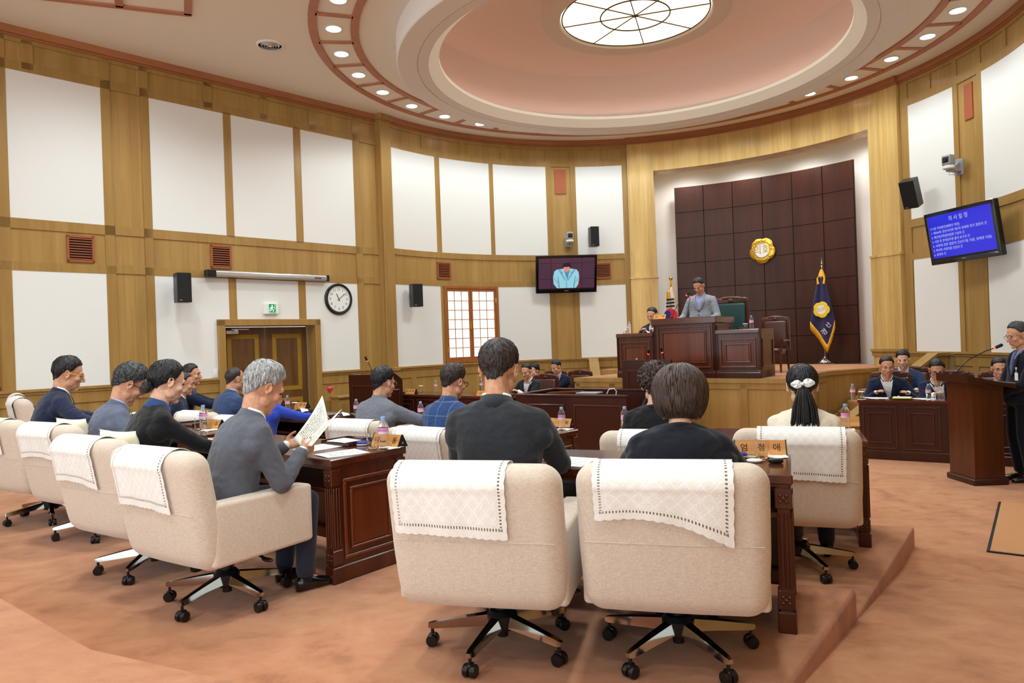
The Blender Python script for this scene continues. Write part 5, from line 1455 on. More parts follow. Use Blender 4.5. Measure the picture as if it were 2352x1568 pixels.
NP = [0]
def person(label, base, face, head, yaw=0, pitch=15, roll=0, top=None, kind='suit', hairs=('short', None), skinm=None, near=False, hands=None, seat=.47, stand=False,
           shirt=None, tie=None, glasses=None, female=False, legs=True, trousers=None, elbows=None, wide=1.0, scarf=None, bare=False, cuff=True, handpose=None, badge=False, hs=1.09):
    NP[0] += 1; seed = NP[0] * 3.7
    skinm = skinm or M_skin; shirt = shirt or M_shirt; top = top or M_navy; trousers = trousers or (top if kind == 'suit' else M_trouser)
    bx, by, bz = base; fr = math.radians(face - 90)
    LW = Matrix.Translation((bx, by, bz)) @ Matrix.Rotation(fr, 4, 'Z'); LI = LW.inverted()
    hc = LI @ Vector(head)
    Hd = Matrix.Translation(hc) @ RZ(yaw) @ RX(-pitch) @ RY(roll) @ SC(hs, hs, hs)
    Hn = Matrix.Translation(hc) @ RZ(yaw * .4) @ RX(-pitch * .5)
    vox = .0055 if near else .008; vj = .0085 if near else (.0075 if kind == 'suit' else .012)
    pr = math.radians(pitch)
    S_ = hc + Vector((math.sin(math.radians(yaw)) * .03, -.050 - .06 * math.sin(pr), -.162 + .03 * (1 - math.cos(pr))))
    H0 = Vector((0, -.01, seat + .07)) if not stand else Vector((hc.x * .2, 0, .93))
    up = (S_ - H0).normalized(); mid = (H0 + S_) / 2 + Vector((0, -.035, .01))
    def spine(t):
        if t > 1: return S_ + spT(1.0) * ((t - 1) * (S_ - H0).length)
        if t < 0: return H0 - Vector((0, 0, -t * (S_ - H0).length))
        return H0 * (1 - t) ** 2 + mid * (2 * t * (1 - t)) + S_ * t * t
    def spT(t):
        t = max(0, min(1, t)); return (((mid - H0) * (1 - t) + (S_ - mid) * t)).normalized()
    X = Vector((1, 0, 0))
    fw = (.90 if female else 1.0) * wide
    SEC = [(-.20, .185, .150), (-.05, .200, .152), (.15, .192, .145), (.40, .183, .132), (.65, .196, .136), (.80, .206, .130), (.88, .196, .116), (.94, .160, .100), (.985, .108, .082), (1.03, .080, .070), (1.08, .070, .064), (1.13, .066, .060)]
    if female: SEC = [(-.20, .20, .15), (-.05, .205, .152), (.15, .19, .138), (.40, .168, .118), (.65, .184, .135), (.80, .19, .120), (.88, .178, .104), (.94, .142, .090), (.985, .092, .074), (1.03, .068, .064), (1.08, .060, .058), (1.13, .056, .054)]
    def sec(t): return (float(np.interp(t, [q[0] for q in SEC], [q[1] for q in SEC])) * wide, float(np.interp(t, [q[0] for q in SEC], [q[2] for q in SEC])))
    def surf(t, a, g=1.0, ex=2.5):
        w_, d_ = sec(t); F = spT(t).cross(X); ca, sa = math.cos(a), math.sin(a)
        return spine(t) + X * (w_ * g * math.copysign(abs(ca) ** (2 / ex), ca)) + F * (d_ * g * math.copysign(abs(sa) ** (2 / ex), sa))
    def torso(mb, g, t0, t1, n=28):
        mb.loft([[surf(t, 2 * PI * j / n, g) for j in range(n)] for t in np.linspace(t0, t1, 22)])
    Js, Es, Ws = {}, {}, {}
    hands = hands or {}
    elbows = elbows or {}
    for s in (1, -1):
        J = S_ + X * (s * .180 * fw) - spT(1) * (.100 if not female else .098)
        Wt = hands.get(s)
        Wt = LI @ Vector(Wt) if Wt is not None else Vector((s * .13, max(.36, S_.y + .30), .80))
        ul, fl = (.295, .255) if not female else (.275, .235)
        v = Wt - J; dd = min(v.length, (ul + fl) * .985); v.normalize(); Wt = J + v * dd
        ca = (ul * ul + dd * dd - fl * fl) / (2 * ul * dd); h = ul * math.sqrt(max(0, 1 - ca * ca))
        pole = Vector(elbows.get(s, (s * .55, -.35, -.8))); pole = (pole - v * pole.dot(v)).normalized()
        Js[s], Es[s], Ws[s] = J, J + v * (ul * ca) + pole * h, Wt
    # ---- body: head, neck, trunk, arms, hands, legs in one skin
    b = MB(); E = lambda c, r, R=None, n=16, mm=12: b.ell(c, r, n, mm, Hd, 0, R)
    E(C0, CR, None, 24, 16); E((0, .030, -.020), (.061, .062, .088), None, 20, 14); E((0, .030, -.078), (.051, .050, .038)); E((0, .070, -.104), (.021, .019, .018))
    for s in (1, -1):
        E((s * .043, .058, -.026), (.024, .022, .020)); E((s * .052, .012, -.066), (.016, .030, .028))
        R_ = Matrix.Rotation(math.radians(s * 14), 3, 'Z') @ Matrix.Rotation(math.radians(-12), 3, 'X')
        E((s * .079, -.010, -.004), (.0065, .018, .029), R_); E((s * .080, -.004, -.026), (.006, .010, .012), R_)
        ear = [Vector((s * (.086), -.010, 0)) + Vector((s * .004,   .016 * math.cos(a) - .004, .027 * math.sin(a))) for a in np.linspace(-1.9, 3.6, 12)]
        b.tube(ear, .0042, 6, Hd); E((s * .012, .096, -.038), (.008, .010, .008))
    b.capsule((-.034, .079, .022), (.034, .079, .022), .0125, .0125, 10, Hd); b.capsule((0, .086, .016), (0, .108, -.030), .0085, .0125, 10, Hd)
    b.capsule((-.019, .084, -.062), (.019, .084, -.062), .0072, .0072, 8, Hd); b.capsule((-.017, .083, -.073), (.017, .083, -.073), .0078, .0078, 8, Hd)
    nk = .052 if female else .060
    b.capsule(Hd @ Vector((0, -.022, -.055)), S_ + Vector((0, .005, -.02)), nk, nk * 1.08, 18)
    b.capsule(Hd @ Vector((0, -.045, -.02)), S_ + Vector((0, -.015, -.02)), nk * .9, nk, 16)
    torso(b, .80, -.1, 1.06)
    pose = handpose or {}
    for s in (1, -1):
        b.capsule(Js[s] - spT(1) * .02, Es[s], .042, .040, 12); b.capsule(Es[s], Ws[s], .040, .026, 12)
        fd = (Ws[s] - Es[s]).normalized(); pp = pose.get(s, {})
        d_ = pp.get('d'); d_ = (LI.to_3x3() @ Vector(d_)) if d_ is not None else (fd + Vector((-s * .25, .35, -.05)))
        nn = pp.get('n'); nn = (LI.to_3x3() @ Vector(nn)) if nn is not None else Vector((-s * .35, 0, -1))
        hand(b, Ws[s], d_, nn, s > 0, pp.get('curl', 24), 4, .95 if not female else .86, pp.get('thumb', .4))
    knees = {}
    for s in (1, -1):
        if stand: hp, kn, an = Vector((s * .085, 0, .90)), Vector((s * .09, .03, .50)), Vector((s * .095, -.02, .085))
        else: hp, kn, an = Vector((s * .09, .02, seat + .08)), Vector((s * .12, .43, seat + .05)), Vector((s * .13, .44 if not near else .40, .085))
        knees[s] = (hp, kn, an)
        if legs: b.capsule(hp, kn, .075, .05, 12); b.capsule(kn, an, .048, .035, 12); b.capsule(an, an + Vector((0, .10, -.052)), .030, .020, 10)
    me = setmat(remesh(b, vox, 2 if near else 2, .5, 'person'), skinm)
    me.polygons.foreach_set('use_smooth', [True] * len(me.polygons))
    root = link('person', me); root.matrix_world = LW; tag(root, label, 'person')
    # ---- clothes
    j = MB(); torso(j, 1.0, -.20 if not stand else -.16, 1.01)
    for s in (1, -1):
        j.capsule(S_ - spT(1) * .012 + X * s * .03, Js[s] + spT(1) * .012, .052, .066, 14)
        j.capsule(S_ - spT(1) * .03 + X * s * .06, Js[s] + spT(1) * .030 + X * s * .018, .045, .046 if not female else .040, 12)
        j.capsule(Js[s], Es[s], .073 * (1 if not female else .9), .060 * (1 if not female else .88), 16)
        we = Ws[s] - (Ws[s] - Es[s]).normalized() * (.02 if not bare else .10)
        j.capsule(Es[s], we, .060 * (1 if not female else .88), .046 if not female else .042, 16)
        j.capsule(Js[s] - spT(1) * .06, spine(.70) + X * s * .11, .075, .09, 14)
    jm = remesh(j, vj, 12 if vj > .008 else 16, .5, 'jacket')
    rn = random.Random(int(seed))
    nv = len(jm.vertices); co = np.empty(nv * 3); no = np.empty(nv * 3)      # soft folds
    jm.vertices.foreach_get('co', co); jm.vertices.foreach_get('normal', no); co = co.reshape(-1, 3); no = no.reshape(-1, 3)
    f = np.array([noise.noise((x * 7 + seed, y * 9, z * 5)) * .007 + abs(noise.noise((x * 15 + seed, y * 15, z * 24))) * -.006 + noise.noise((x * 30, y * 30, z * 18 + seed)) * .0024 for x, y, z in co])
    co = co + no * f[:, None]; jm.vertices.foreach_set('co', co.ravel()); jm.update()
    setmat(jm, top)
    if kind == 'suit':     # open front: shirt and tie are cut out of the same surface
        t0 = .42
        def front(p):
            ax_ = (S_ - H0); t = max(0, min(1.1, (p - H0).dot(ax_) / ax_.length_squared)); F = spT(t).cross(X)
            return t, (p - spine(t)).dot(F), p.x - spine(t).x
        cats = []; vco = [v.co.copy() for v in jm.vertices]; vno = [Vector(q) for q in no]; pv = [tuple(p.vertices) for p in jm.polygons]
        for vs_ in pv:
            c_ = Vector((0, 0, 0))
            for vi in vs_: c_ += vco[vi]
            t, f, x = front(c_ / len(vs_)); wv = .078 * (t - t0) / (1 - t0)
            fz = sum(vno[vi].y for vi in vs_) / len(vs_); cats.append(1 if (f > .03 and t > t0 and abs(x) < wv and fz > .12) else 0)
        def sub(c, nm, m_, infl=0.0):
            idx = [i for i, q in enumerate(cats) if q == c]; used = {}; vs = []; fs = []
            for i in idx:
                f = []
                for vi in pv[i]:
                    if vi not in used: used[vi] = len(vs); vs.append(tuple(vco[vi] + vno[vi] * infl))
                    f.append(used[vi])
                fs.append(f)
            q = MB(); q.v = vs; q.f = fs; q.m = [0] * len(fs)
            return q.build(nm, m_, root, 180)
        jk = sub(0, 'jacket', top); sub(1, 'shirt_front', shirt, -.004)
        def fpt(t, x, lift):
            w_, d_ = sec(t); F = spT(t).cross(X); k = min(.999, abs(x) / w_); y = d_ * (1 - k ** 2.5) ** .4
            return spine(t) + X * x + F * (y + lift)
        for s in (1, -1):
            lp = MB()
            def lf(u, v):
                t = t0 + .02 + (1.0 - t0) * u; wv = .078 * (t - t0) / (1 - t0); ex = .055 * math.sin(PI * min(1, u * 1.05 + .02)) ** .6 * (1 if u < .72 else .85)
                return fpt(t, s * (wv - .004 + ex * v), .012 + .003 * v)
            lp.grid(lf if s > 0 else (lambda u, v: lf(u, 1 - v)), 16, 4, 0, None, .004); lp.build('lapel', top, jk, 180)
        if tie:
            q = MB()
            q.grid(lambda u, v: fpt(t0 + .03 + (.97 - t0) * u, (v - .5) * (.058 - .026 * u), .012), 12, 3, 0, None, .004); q.ell(fpt(1.0, 0, .014), (.018, .012, .018)); q.build('tie', tie, root, 180)
        for k in range(2):
            q = MB(); q.ell(fpt(t0 - .03 - .14 * k, .0, .008), (.011, .005, .011), 10, 6); q.build('button', M_blackm, jk)
    else:
        jk = link('jacket', jm, root)
        jm.polygons.foreach_set('use_smooth', [True] * len(jm.polygons))
    # ---- collars
    def collar(nm, m_, r0, z0, z1, flare, parent, a0=150, thick=.006, tilt=0.0):
        N = spT(1.0) * .6 + (hc - S_).normalized() * .4; N.normalize(); Fz = N.cross(X).normalized()
        c = S_ + Fz * .002; q = MB(); rings = []
        for a in np.linspace(-a0, a0, 29):
            a_ = math.radians(a); dv = X * math.sin(a_) - Fz * math.cos(a_); fr_ = max(0, (abs(a) - 90) / 60.0)
            zt = z1 - fr_ * .035; zb = z0 - fr_ * .045
            rings.append([c + dv * (r0 + flare) + N * zb, c + dv * r0 + N * zt, c + dv * (r0 - thick) + N * (zt - .002), c + dv * (r0 + flare - thick) + N * zb])
        q.loft(rings, True, True); return q.build(nm, m_, parent, 180)
    nr = nk * 1.12
    if kind == 'suit':
        collar('shirt_collar', shirt, nr + .006, -.03, .044, .001, root, 152); collar('jacket_collar', top, nr + .013, -.050, .032, .016, jk)
    elif scarf: collar('scarf', scarf, nr + .016, -.02, .045, .018, root, 165, .014)
    elif kind == 'dress': collar('neckline', top, nr + .012, -.02, .012, .012, jk, 170)
    if kind == 'suit' and cuff:
        for s in (1, -1):
            fd = (Ws[s] - Es[s]).normalized(); q = MB(); q.capsule(Ws[s] - fd * .03, Ws[s] - fd * .002, .0355, .0335, 14); q.build('shirt_cuff', shirt, root)
    if legs:
        q = MB(); q.ell(H0 + Vector((0, .0, -.01)), (.185, .15, .11))
        for s in (1, -1):
            hp, kn, an = knees[s]; q.capsule(hp, kn, .098, .072, 16); q.capsule(kn, an + Vector((0, 0, .03)), .070, .056, 16)
        tm = setmat(remesh(q, .012, 4, .5, 'trousers'), trousers); tm.polygons.foreach_set('use_smooth', [True] * len(tm.polygons)); link('trousers', tm, root)
        for s in (1, -1):
            an = knees[s][2]; q = MB()
            q.loft([[(an.x + w_ * math.cos(a), an.y + y, max(0.004, zc + h_ * math.sin(a))) for a in np.linspace(0, 2 * PI, 15)[:-1]] for y, w_, zc, h_ in ((-.062, .012, .03, .022), (-.055, .030, .042, .040), (-.02, .037, .05, .050), (.03, .038, .045, .044), (.09, .043, .034, .031), (.15, .042, .028, .025), (.185, .028, .022, .018), (.20, .010, .018, .010))]); q.build('shoe', M_shoe, root, 60)
            if near: q = MB(); q.capsule(an + Vector((0, 0, .0)), an + Vector((0, 0, .10)), .046, .047, 12); q.build('sock', M_navyblack, root)
    # ---- hair, brows, eyes, glasses
    st, hm = hairs[0], hairs[1] or M_hair_black; opt = dict(hairs[2]) if len(hairs) > 2 else {}
    extra = opt.pop('extra', None); base_st = opt.pop('base', st)
    if st == 'bob':
        m = MB(); n1, n2 = (96, 60) if near else (48, 30); rings = []
        for i in range(n2 + 1):
            el = math.radians(-62 + 151.5 * i / n2); ring = []
            for jn in range(n1):
                a = 2 * PI * jn / n1; d = Vector((math.sin(a) * math.cos(el), math.cos(a) * math.cos(el), math.sin(el))); az = abs(math.degrees(math.atan2(d.x, d.y)))
                r = .118 + .012 * max(0, -d.y) - .006 * max(0, d.z) + .0007 * math.sin(a * 38 + 2.0 * noise.noise((a * 2, el, 3))) * max(0, math.cos(el))
                if d.z < 0: r = min(r * (1 + .34 * d.z * d.z), .150 / max(.05, -d.z))
                op = max(0, min(1, (62 - az) / 14)) * max(0, min(1, (34 - math.degrees(el)) / 12)); r = r * (1 - op) + .05 * op
                ring.append(Vector((0, -.012, .012)) + d * r)
            rings.append(ring)
        m.loft(rings, True, True, 0, Hd)
        if near:
            rb = random.Random(5)
            for _ in range(1100):
                a = rb.uniform(.9, 2 * PI - .9); e0 = rb.uniform(-25, 70); ln = rb.uniform(25, 48); w_ = rb.uniform(.0016, .0034); P = []
                for q in range(7):
                    el = math.radians(max(-56, e0 - ln * q / 6)); d = Vector((math.sin(a) * math.cos(el), math.cos(a) * math.cos(el), math.sin(el)))
                    r = .118 + .012 * max(0, -d.y) - .006 * max(0, d.z) + .002
                    if d.z < 0: r = min(r * (1 + .34 * d.z * d.z), .150 / max(.05, -d.z) + .002)
                    P.append((Vector((0, -.012, .012)) + d * (r + .0018 * math.sin(PI * q / 6)), d, max(.15, math.sin(PI * (q + .4) / 6.8))))
                rings = []
                for q in range(7):
                    tg = (P[min(q + 1, 6)][0] - P[max(q - 1, 0)][0])
                    if tg.length < 1e-6: tg = Vector((0, 0, -1))
                    sd = tg.normalized().cross(P[q][1]).normalized() * (w_ * P[q][2]); rings.append([P[q][0] - sd, P[q][0] + P[q][1] * .0014, P[q][0] + sd, P[q][0] - P[q][1] * .002])
                m.loft(rings, True, True, 0, Hd)
    else:
        m, info = hair(base_st if st in ('pony', 'bun') else st, hm, Hd, root, seed, near, npt=Hd.inverted() @ (S_ + Vector((0, -.015, -.02))), nrad=nk * .9 / hs + .002, **opt)
    if st == 'bun':
        m.ell((0, -.112, -.050), (.046, .034, .040), 20, 14, Hd); m.tube([(.035 * math.cos(a), -.120 - .012 * math.sin(a * 2), -.050 + .030 * math.sin(a)) for a in np.linspace(0, 5.6, 22)], .014, 8, Hd)
    ho = m.build('hair', hm, root, 70)
    if st == 'pony':
        q = MB(); inv = Hd
        pth = [(.0, -.100, .01), (.0, -.128, -.01), (.005, -.138, -.06), (.006, -.134, -.13), (.004, -.128, -.20), (0, -.120, -.255)]
        for k in range(260):
            rb = random.Random(k); ox, oy = rb.uniform(-1, 1), rb.uniform(-1, 1); L = 6 if rb.random() > .2 else 5
            q.tube([(p[0] + ox * w_, p[1] + oy * w_ * .5, p[2] - (rb.uniform(0, .03) if i > 3 else 0)) for i, (p, w_) in enumerate(zip(pth, (.034, .022, .044, .066, .078, .072)))][:L], [.005, .0045, .0048, .0045, .0038, .0012][:L], 5, Hd)
        q.build('ponytail', hm, ho, 70)
        q = MB()
        for s in (1, -1):
            def pet(u, v, s=s):
                a = v * 2 * PI; r = u * (.024 + .010 * math.exp(-((a - PI / 2) / .45) ** 2)); c = Vector((s * .030, -.150, .012 + .004 * s))
                return c + Vector((s * r * math.sin(a) * 1.15, .006 * u * u + .003 * math.sin(a * 4) * u, r * math.cos(a) * 1.05))
            q.grid(pet, 8, 28, 0, Hd, .003)
        q.ell((0, -.155, .010), (.012, .008, .010), 10, 6, Hd)
        mb_ = mat('glitter_white', rgb(236, 238, 242), .25, .3)
        q.build('hair_bow', mb_, ho, 60)
    if not (st == 'bob'):
        q = MB()
        for s in (1, -1): q.tube([(s * .016, .092, .022), (s * .032, .089, .029), (s * .046, .078, .024)], [.0035, .0042, .002], 6, Hd)
        q.build('eyebrows', hm, root)
        q = MB()
        for s in (1, -1): q.ell((s * .031, .080, .005), (.0125, .0075, .0042), 12, 8, Hd)
        q.build('eyes', M_eye, root)
    if glasses:
        q = MB()
        for s in (1, -1):
            q.tube([(s * (.033 + .022 * math.copysign(abs(math.cos(a)) ** .6, math.cos(a))), .100, .003 + .016 * math.copysign(abs(math.sin(a)) ** .6, math.sin(a))) for a in np.linspace(0, 2 * PI, 21)], .0016 if glasses != 'thick' else .0028, 5, Hd)
            q.tube([(s * .055, .100, .008), (s * .072, .06, .010), (s * .086, .0, .012), (s * .087, -.022, -.006)], .0017 if glasses != 'thick' else .0028, 5, Hd)
        q.tube([(-.011, .101, .006), (0, .104, .009), (.011, .101, .006)], .0016, 5, Hd)
        q.build('glasses', {'thick': M_black, 'gold': M_gold, 'thin': M_chrome}[glasses], root)
    if badge:
        q = MB(); q.box((0, .004, -.09), (.058, .003, .085), .001); q.lathe([(.013, 0), (.013, .004), (.002, .005)], 14, (0, 0, 0), T(0, .002, 0) @ RX(-90)); q.tube([(0, .004, 0), (0, .006, -.05)], .003, 6)
        F = spT(.6).cross(X); bp = spine(.62) + X * (badge if not isinstance(badge, bool) else .11) + F * (sec(.62)[1] + .012)
        o = q.build('name_badge', M_white, root, 30); o.location = bp
    return root
def px(x, y, Y):      # a point of the plan seen at a given place and depth (camera at the origin, looking along +y)
    u = (x - 1176) / 1660.0; v = (784 - y) / 1660.0; c, s = math.cos(PH), math.sin(PH)
    return Vector(((u * c + v * s) * Y, Y, ZC + (-u * s + v * c) * Y))
G = lambda v: (round(v[0], 3), round(v[1], 3), round(v[2], 3))
person('person in charcoal suit with short dark hair, back turned, in the near middle chair', (-.06, 3.43, TB), 77, px(1147, 851, 3.60), -6, 14, 0, M_charcoal, 'suit', ('short', M_hair_dark, dict(th=(.026, .012, .012), amp=.004, locks=1100)), None, True,
       {1: (.22, 3.88, 1.11), -1: (-.16, 3.97, 1.11)}, wide=1.08, elbows={1: (.55, -.35, -.8), -1: (-.55, -.35, -.8)})
person('person in black-navy dress with glossy brown bob, back turned, in the near right chair', (.74, 3.30, TB), 75, px(1562, 902, 3.45), 0, 16, 0, M_navyblack, 'dress', ('bob', M_hair_brown), M_skin_pale, True,
       {1: (1.10, 3.62, 1.10), -1: (.60, 3.75, 1.11)}, female=True, wide=1.12)
person('person with grey hair in a grey suit reading an open booklet', (-1.64, 4.07, TB), 44, px(607, 893, 4.18), -2, 27, 0, M_greysuit, 'suit', ('grey', M_hair_grey, dict(th=(.034, .016, .016), amp=.005, locks=1100)), M_skin, True,
       {1: (-1.25, 4.23, 1.145), -1: (-1.42, 4.46, 1.15)}, trousers=M_trouser, elbows={1: (.35, -.5, -.8), -1: (-.5, -.3, -.8)},
       handpose={1: dict(d=(.45, .75, .25), n=(-.75, .5, .1), curl=32, thumb=.9), -1: dict(d=(.75, .35, .2), n=(.35, -.5, .7), curl=34, thumb=.9)})
person('person with black hair in a low bun, black top and denim scarf, seated at left', (-2.46, 4.72, TB), 42, px(386, 878, 4.86), 2, 16, 0, M_blackcloth, 'dress', ('bun', M_hair_black, dict(base='woman', th=(.020, .018, .016), amp=.003, locks=800)), M_skin_pale, True,
       {1: (-1.86, 4.95, 1.02), -1: (-1.98, 5.12, 1.05)}, female=True, wide=1.14, scarf=M_denim, bare=True)
person('person with wavy black hair and dark glasses in a grey-blue jacket looking down', (-3.24, 5.60, TB), 42, px(297, 885, 5.72), -4, 34, 0, M_greyblue, 'suit', ('full', M_hair_salt, dict(th=(.040, .016, .016), amp=.014, locks=600)), None, True,
       {1: (-2.66, 5.58, 1.10), -1: (-2.75, 5.9, 1.10)}, shirt=M_blueshirt, glasses='thick', wide=1.05, hs=1.15)
person('person in navy jacket and white open collar with glasses, farthest left of the seated', (-4.17, 6.34, TB), 42, px(158, 860, 6.48), -8, 14, 0, M_navy, 'suit', ('full', M_hair_black, dict(th=(.026, .014, .014), locks=500)), M_skin_tan, True,
       {1: (-3.30, 6.05, 1.10), -1: (-3.38, 6.4, 1.10)}, glasses='gold', wide=1.05, hs=1.16)
person('person in ivory jacket with long black ponytail and white glittering bow', (1.90, 4.76, TA), 69, px(1843, 887, 4.86), 0, 6, 0, M_ivory, 'dress', ('pony', M_hair_black, dict(base='woman', th=(.020, .016, .018), amp=.0015, locks=900)), M_skin_pale, True,
       {1: (2.38, 5.24, .96), -1: (2.0, 5.42, .96)}, female=True, wide=1.04)
person('person with short curly brown hair in a black knitted top, chin on hand', (1.03, 5.17, TA), 72, px(1505, 884, 5.30), 4, 12, 0, M_blackcloth, 'dress', ('curly', M_hair_brown, dict(th=(.034, .026, .028), amp=.016, locks=700)), M_skin_pale, True,
       {1: (1.4, 5.75, .97), -1: (1.05, 5.52, 1.30)}, female=True, wide=1.1, elbows={-1: (-.3, .3, -1)})
person('person in blue checked jacket with dark glasses and brown-black hair', (-.60, 6.02, TA), 50, px(1043, 877, 6.15), -4, 16, 0, M_plaid, 'suit', ('full', M_hair_dark, dict(th=(.028, .018, .018), amp=.004, locks=600)), None, True,
       {1: (.08, 6.35, .95), -1: (-.18, 6.62, .95)}, glasses='thick', shirt=M_greyblue, wide=1.06)
person('person in heather grey jacket with round metal glasses and black mop of hair', (-1.34, 6.80, TA), 52, px(882, 879, 6.95), -6, 10, 0, M_heather, 'suit', ('full', M_hair_black, dict(th=(.030, .020, .020), amp=.004, locks=600)), None, True,
       {1: (-.55, 7.05, .95), -1: (-.75, 7.35, .95)}, glasses='thin', shirt=M_heather, wide=1.08)
person('person in royal blue jacket, half hidden behind the grey-haired reader', (-2.78, 7.90, TA), 50, px(628, 886, 8.05), 0, 8, 0, M_royal, 'dress', ('woman', M_hair_black, dict(th=(.02, .02, .02))), M_skin_pale, False,
       {1: (-2.05, 8.15, .95), -1: (-2.2, 8.3, .95)}, female=True, wide=1.12)
person('person with receding hair and gold glasses in a mid-blue suit before the door', (-3.40, 8.40, TA), 50, px(541, 871, 8.55), -2, 6, 0, M_midblue, 'suit', ('bald', M_hair_dark, dict(th=(.012, .010, .011), amp=.002)), M_skin_tan, False, None, shirt=M_blueshirt, glasses='gold', wide=1.08)
person('person with blue tie in dark navy suit, upright near the light switch', (-4.36, 9.42, TA), 22, px(441, 861, 9.5), -14, 0, 0, M_navy, 'suit', ('full', M_hair_black, dict(th=(.024, .012, .012))), M_skin_tan, False, {1: (-3.62, 9.60, .97), -1: (-3.60, 9.75, .98)}, tie=M_tie, wide=1.06)
person('person in dark navy suit, face partly hidden by the woman with the bun', (-4.20, 8.80, TA), 26, px(424, 882, 8.9), -8, 8, 0, M_navy, 'suit', ('short', M_hair_dark, dict(th=(.018, .010, .012))), M_skin_tan, False, None, wide=1.04)
# officials at the left
q = AR(.50, -2.70); person('person in black jacket and thin glasses among the officials at the left', (q.x, q.y, 0), 232, px(1209, 853, 12.85), 8, 18, 0, M_charcoal, 'suit', ('short', M_hair_black, dict(th=(.02, .012, .012))), None, False, {1: AR(.02, -2.85, .86), -1: AR(.02, -2.55, .86)}, glasses='thin')
q = AR(1.85, -3.42); person('person with short wavy hair, mostly hidden behind the thin-glasses official', (q.x, q.y, 0), 235, px(1226, 851, 14.42), -10, 10, 0, M_blackcloth, 'dress', ('curly', M_hair_black, dict(th=(.03, .02, .02), amp=.01)), M_skin_pale, False, None, female=True)
q = AR(1.82, -2.90); person('person in dark navy jacket and blue shirt holding a cup by the stage steps', (q.x, q.y, 0), 236, px(1277, 843, 14.1), -14, 20, 0, M_navy, 'suit', ('full', M_hair_black, dict(th=(.022, .012, .012))), None, False, {1: AR(1.30, -3.10, .88), -1: AR(1.32, -2.95, .88)}, shirt=M_blueshirt)
# stage
q = AR(2.10, -.02, ZD); person('person standing at the presiding desk, head bowed, in a light grey jacket', G(q), 236, px(1605, 657, 12.68), -6, 34, 3, M_lightgrey, 'suit', ('short', M_hair_black, dict(th=(.020, .010, .010))), M_skin_tan, False,
       {1: AR(1.82, -.30, 2.02), -1: AR(1.82, .27, 2.02)}, stand=True, shirt=M_blueshirt, wide=1.12, elbows={1: (.25, -.6, -.3), -1: (-.25, -.6, -.3)})
q = AR(1.93, -.93, ZD); person('person seated low at the left stage desk in a navy suit, the secretary', G(q), 234, px(1498, 724, 13.05), -6, 18, 0, M_navy, 'suit', ('short', M_hair_black, dict(th=(.018, .010, .010))), None, False, {1: AR(1.55, -.9, 1.85), -1: AR(1.55, -.6, 1.85)}, tie=M_greytie)
# right counter
def RCP(s_, b_): p = Vector((4.66, 9.78, 0)) + ct * s_ - cn * b_; return (p.x, p.y, 0)
person('person in navy jacket and open white collar at the left end of the right counter', RCP(.30, .95), 240, px(2037, 842, 10.15), 12, 12, 0, M_navy, 'suit', ('short', M_hair_black, dict(th=(.022, .012, .012))), M_skin_tan, False, {1: Vector(RCP(.15, .50)) + Vector((0, 0, .85)), -1: Vector(RCP(.55, .50)) + Vector((0, 0, .85))}, badge=-.12, wide=1.05)
person('person with black fringe in a mid-blue suit and dark tie, in the row behind', RCP(.42, 2.10), 236, px(2074, 826, 11.2), 0, 12, 0, M_midblue, 'suit', ('full', M_hair_black, dict(th=(.028, .018, .016))), M_skin_pale, False, None, tie=M_greytie)
person('person with glasses in a dark navy jacket writing at the right counter', RCP(1.06, .93), 238, px(2152, 850, 9.75), 6, 20, 0, M_navy, 'suit', ('full', M_hair_black, dict(th=(.026, .016, .016))), None, False, {1: Vector(RCP(.86, .40)) + Vector((0, 0, .84)), -1: Vector(RCP(1.30, .42)) + Vector((0, 0, .84))}, glasses='thick', badge=.12)
person('person with thin glasses behind the lectern, only head and collar showing', RCP(1.63, .68), 236, px(2297, 847, 9.2), 4, 8, 0, M_navy, 'suit', ('full', M_hair_black, dict(th=(.026, .014, .014))), None, False, None, glasses='thin', shirt=M_blueshirt)
person('person standing at the right lectern in a dark suit, with tie and name badge', (5.62, 8.02, 0), 176, px(2337, 770, 7.95), 0, 14, 0, M_navyblack, 'suit', ('short', M_hair_salt, dict(th=(.022, .012, .012), locks=500)), None, True, {1: (5.36, 8.12, 1.00), -1: (5.36, 7.98, .97)}, stand=True, shirt=M_blueshirt, tie=M_tie, glasses='thin', badge=-.10)

